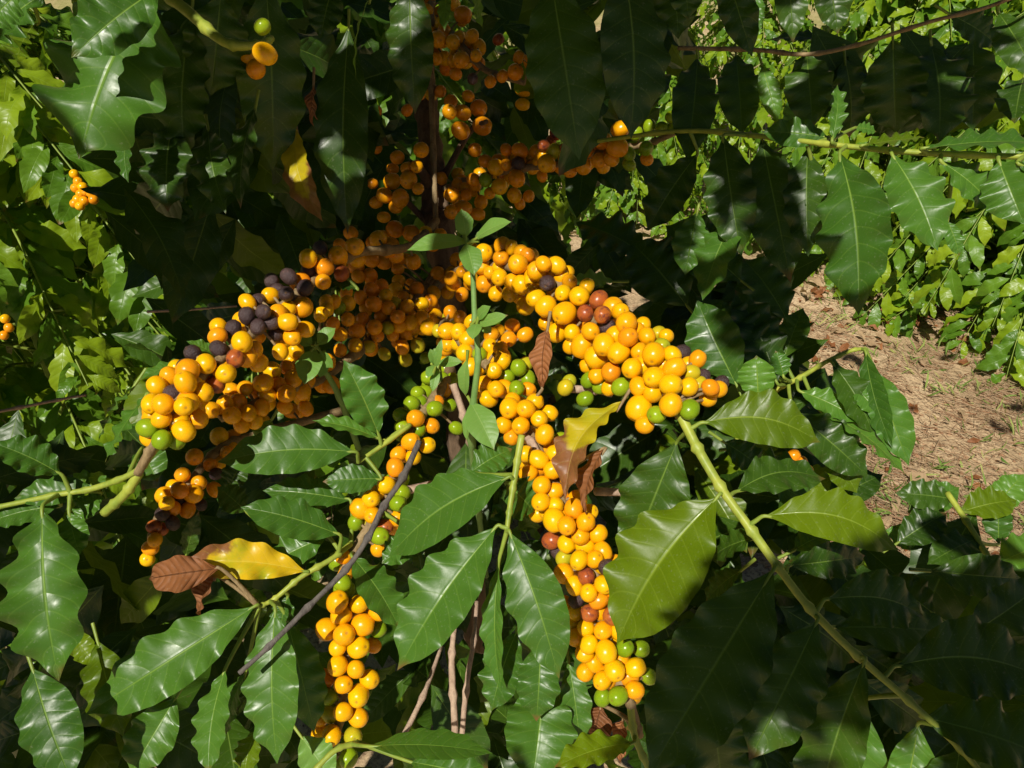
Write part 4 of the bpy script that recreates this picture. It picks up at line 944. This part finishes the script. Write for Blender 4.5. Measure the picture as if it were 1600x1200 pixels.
# unseen leaves added above the picture to keep open sky off the bush's inside
for _ in range(1300):
    c = Vector((rf.gauss(-.05, .75), rf.uniform(.25, 1.6), 0)); c.z = 1.45 + .95 * rf.random() ** .7
    pr = proj(c)
    if pr and pr[2] > -.02:
        mg = 70 / max(pr[2], .06) + 20
        if -mg < pr[0] < 1600 + mg and -mg < pr[1] < 1200 + mg: continue
    if (c - CAM).length < .2 or spot_blocked(c): continue
    L = rf.uniform(.09, .13); rel = LIT - np.array(tuple(c)); al = rel @ S; pd = np.linalg.norm(rel - np.outer(al, S), axis=1)
    if ((al < 0) & (pd < L * .45)).any(): continue
    mass_leaf(c, L, hang=.7, nv=7, nu=2)
f_ = mass.build("foliage", [M['leaf'], M['olive']], bush, loc=P(680, 200, .9)); f_['kind'] = 'stuff'
f_['label'] = "dark inner leaves of the bush, with unseen leaves added to shade it"

# ------------------------------------------------------------------ dead twigs
def twig(pts, r0, r1, mat, label, **k):
    path = smooth_path([P(*q) for q in pts], 6); m_ = MB()
    tube(m_, path, r0, r1, 8, nodes=.55, node_every=6, rough=.25)
    o = m_.build("dead_twig", M[mat], loc=path[0]); o['label'] = label; o['category'] = "twig"; o['group'] = "dead twigs caught in the bush"; return o
twig([(655, 690, .535), (630, 745, .52), (600, 790, .515), (575, 840, .50), (540, 890, .495), (480, 950, .48), (420, 1010, .47), (374, 1052, .465)], .0022, .0015, 'greywood', "bare dark grey twig slanting past the yellow cherries down to a green leaf")
twig([(-40, 650, .70), (30, 637, .70), (90, 625, .69), (134, 617, .69)], .0016, .0012, 'deadwood', "thin pale twig sticking in from the picture edge among sunlit leaves")
twig([(712, 1160, .62), (708, 1085, .61), (706, 1020, .61), (712, 960, .62)], .0028, .0022, 'deadwood', "upright pinkish dry twig with a swollen node, nearer the shiny leaf on its side")
twig([(720, 1170, .66), (728, 1080, .65), (740, 1000, .66), (745, 940, .68)], .0024, .0018, 'deadwood', "second upright dry twig with a ragged stub, right beside the pinkish one")
twig([(630, 1150, .60), (660, 1090, .62), (690, 1010, .66)], .0022, .0016, 'deadwood', "thin curved dry twig above the long flat leaf at the bottom")
twig([(630, 768, .56), (690, 755, .57), (740, 760, .58)], .0030, .0024, 'deadwood', "short pale twig peeping out beside the two green cherries")
twig([(890, 608, .56), (930, 610, .56), (955, 616, .55)], .0030, .0022, 'deadwood', "short pinkish twig under the big cluster, beside a lone lime cherry")
twig([(708, 600, .60), (725, 650, .60), (735, 690, .61), (745, 740, .63)], .0028, .0024, 'deadwood', "forked pale brown twig beside the weed stem")
twig([(800, 668, .555), (830, 690, .535), (845, 720, .53)], .0028, .0022, 'deadwood', "pinkish bare stretch of twig between two yellow cherry bunches")
twig([(930, 768, .56), (980, 770, .57), (1010, 775, .58)], .0030, .0024, 'deadwood', "broken pale twig between the brown curled leaf and broad green leaf")
twig([(1120, 1010, .60), (1100, 1090, .62)], .0015, .0010, 'greywood', "thin grey twig in the shade of the broad dark leaf")
twig([(230, 487, .80), (290, 484, .80), (370, 478, .80)], .0015, .0012, 'deadwood', "fine pale twig in the dark gap above the yellow cherries")

# ------------------------------------------------------------------ the weeds growing through the bush
def weed(label, stem, leaves):
    path = smooth_path([P(*q) for q in stem], 8)
    t = thing("weed", label, "weed", path[-1])
    m_ = MB(); tube(m_, path, .0016, .0030, 8, nodes=.3, node_every=8); m_.build("stem", M['weedstem'], t, loc=path[0])
    for L_ in leaves:
        place_leaf('w', *L_[:7], 'weed', L_[7], 1, dict(fold=16, wave=.025, nw=2.5, bend=.07, quilt=.4), parent=t)
weed("slender green weed with pointed leaves rising in front of the trunk", [(728, 372, .52), (738, 420, .525), (742, 500, .53), (747, 560, .535), (740, 630, .55), (737, 690, .57), (748, 800, .70), (760, 900, .9)],
     [(735, 378, .515, 636, 389, .50, 36, 10), (728, 372, .515, 721, 326, .51, 33, 0), (742, 374, .515, 798, 345, .50, 38, -10), (728, 380, .51, 741, 430, .50, 40, 0),
      (744, 500, .525, 766, 478, .515, 22, 0), (746, 508, .525, 793, 492, .51, 22, 20), (745, 505, .52, 738, 530, .51, 26, 0), (750, 505, .54, 768, 520, .54, 18, 20),
      (735, 628, .55, 772, 702, .53, 52, 0), (738, 630, .55, 728, 690, .55, 20, 30), (742, 376, .52, 760, 362, .52, 16, 0), (730, 560, .54, 726, 620, .55, 26, 30)])
weed("small leafy weed sprouting between the left cherries and the dark rear cluster", [(490, 545, .58), (505, 575, .59), (530, 620, .62), (560, 700, .72)],
     [(492, 545, .575, 475, 600, .56, 44, 0), (495, 540, .57, 524, 512, .57, 28, 10), (488, 540, .57, 468, 530, .57, 26, 0), (500, 548, .57, 520, 575, .57, 24, 30), (505, 560, .58, 500, 590, .58, 22, 0), (680, 575, .58, 690, 545, .57, 14, 0)])
weed("tiny grey-green weed beside the unripe green cherries", [(680, 545, .60), (684, 570, .60), (690, 620, .64)],
     [(682, 570, .59, 672, 545, .585, 18, 0), (684, 568, .59, 722, 565, .58, 20, 10), (682, 566, .59, 690, 530, .585, 12, 0), (680, 570, .59, 668, 590, .58, 18, 0), (684, 575, .59, 676, 612, .585, 16, 0)])
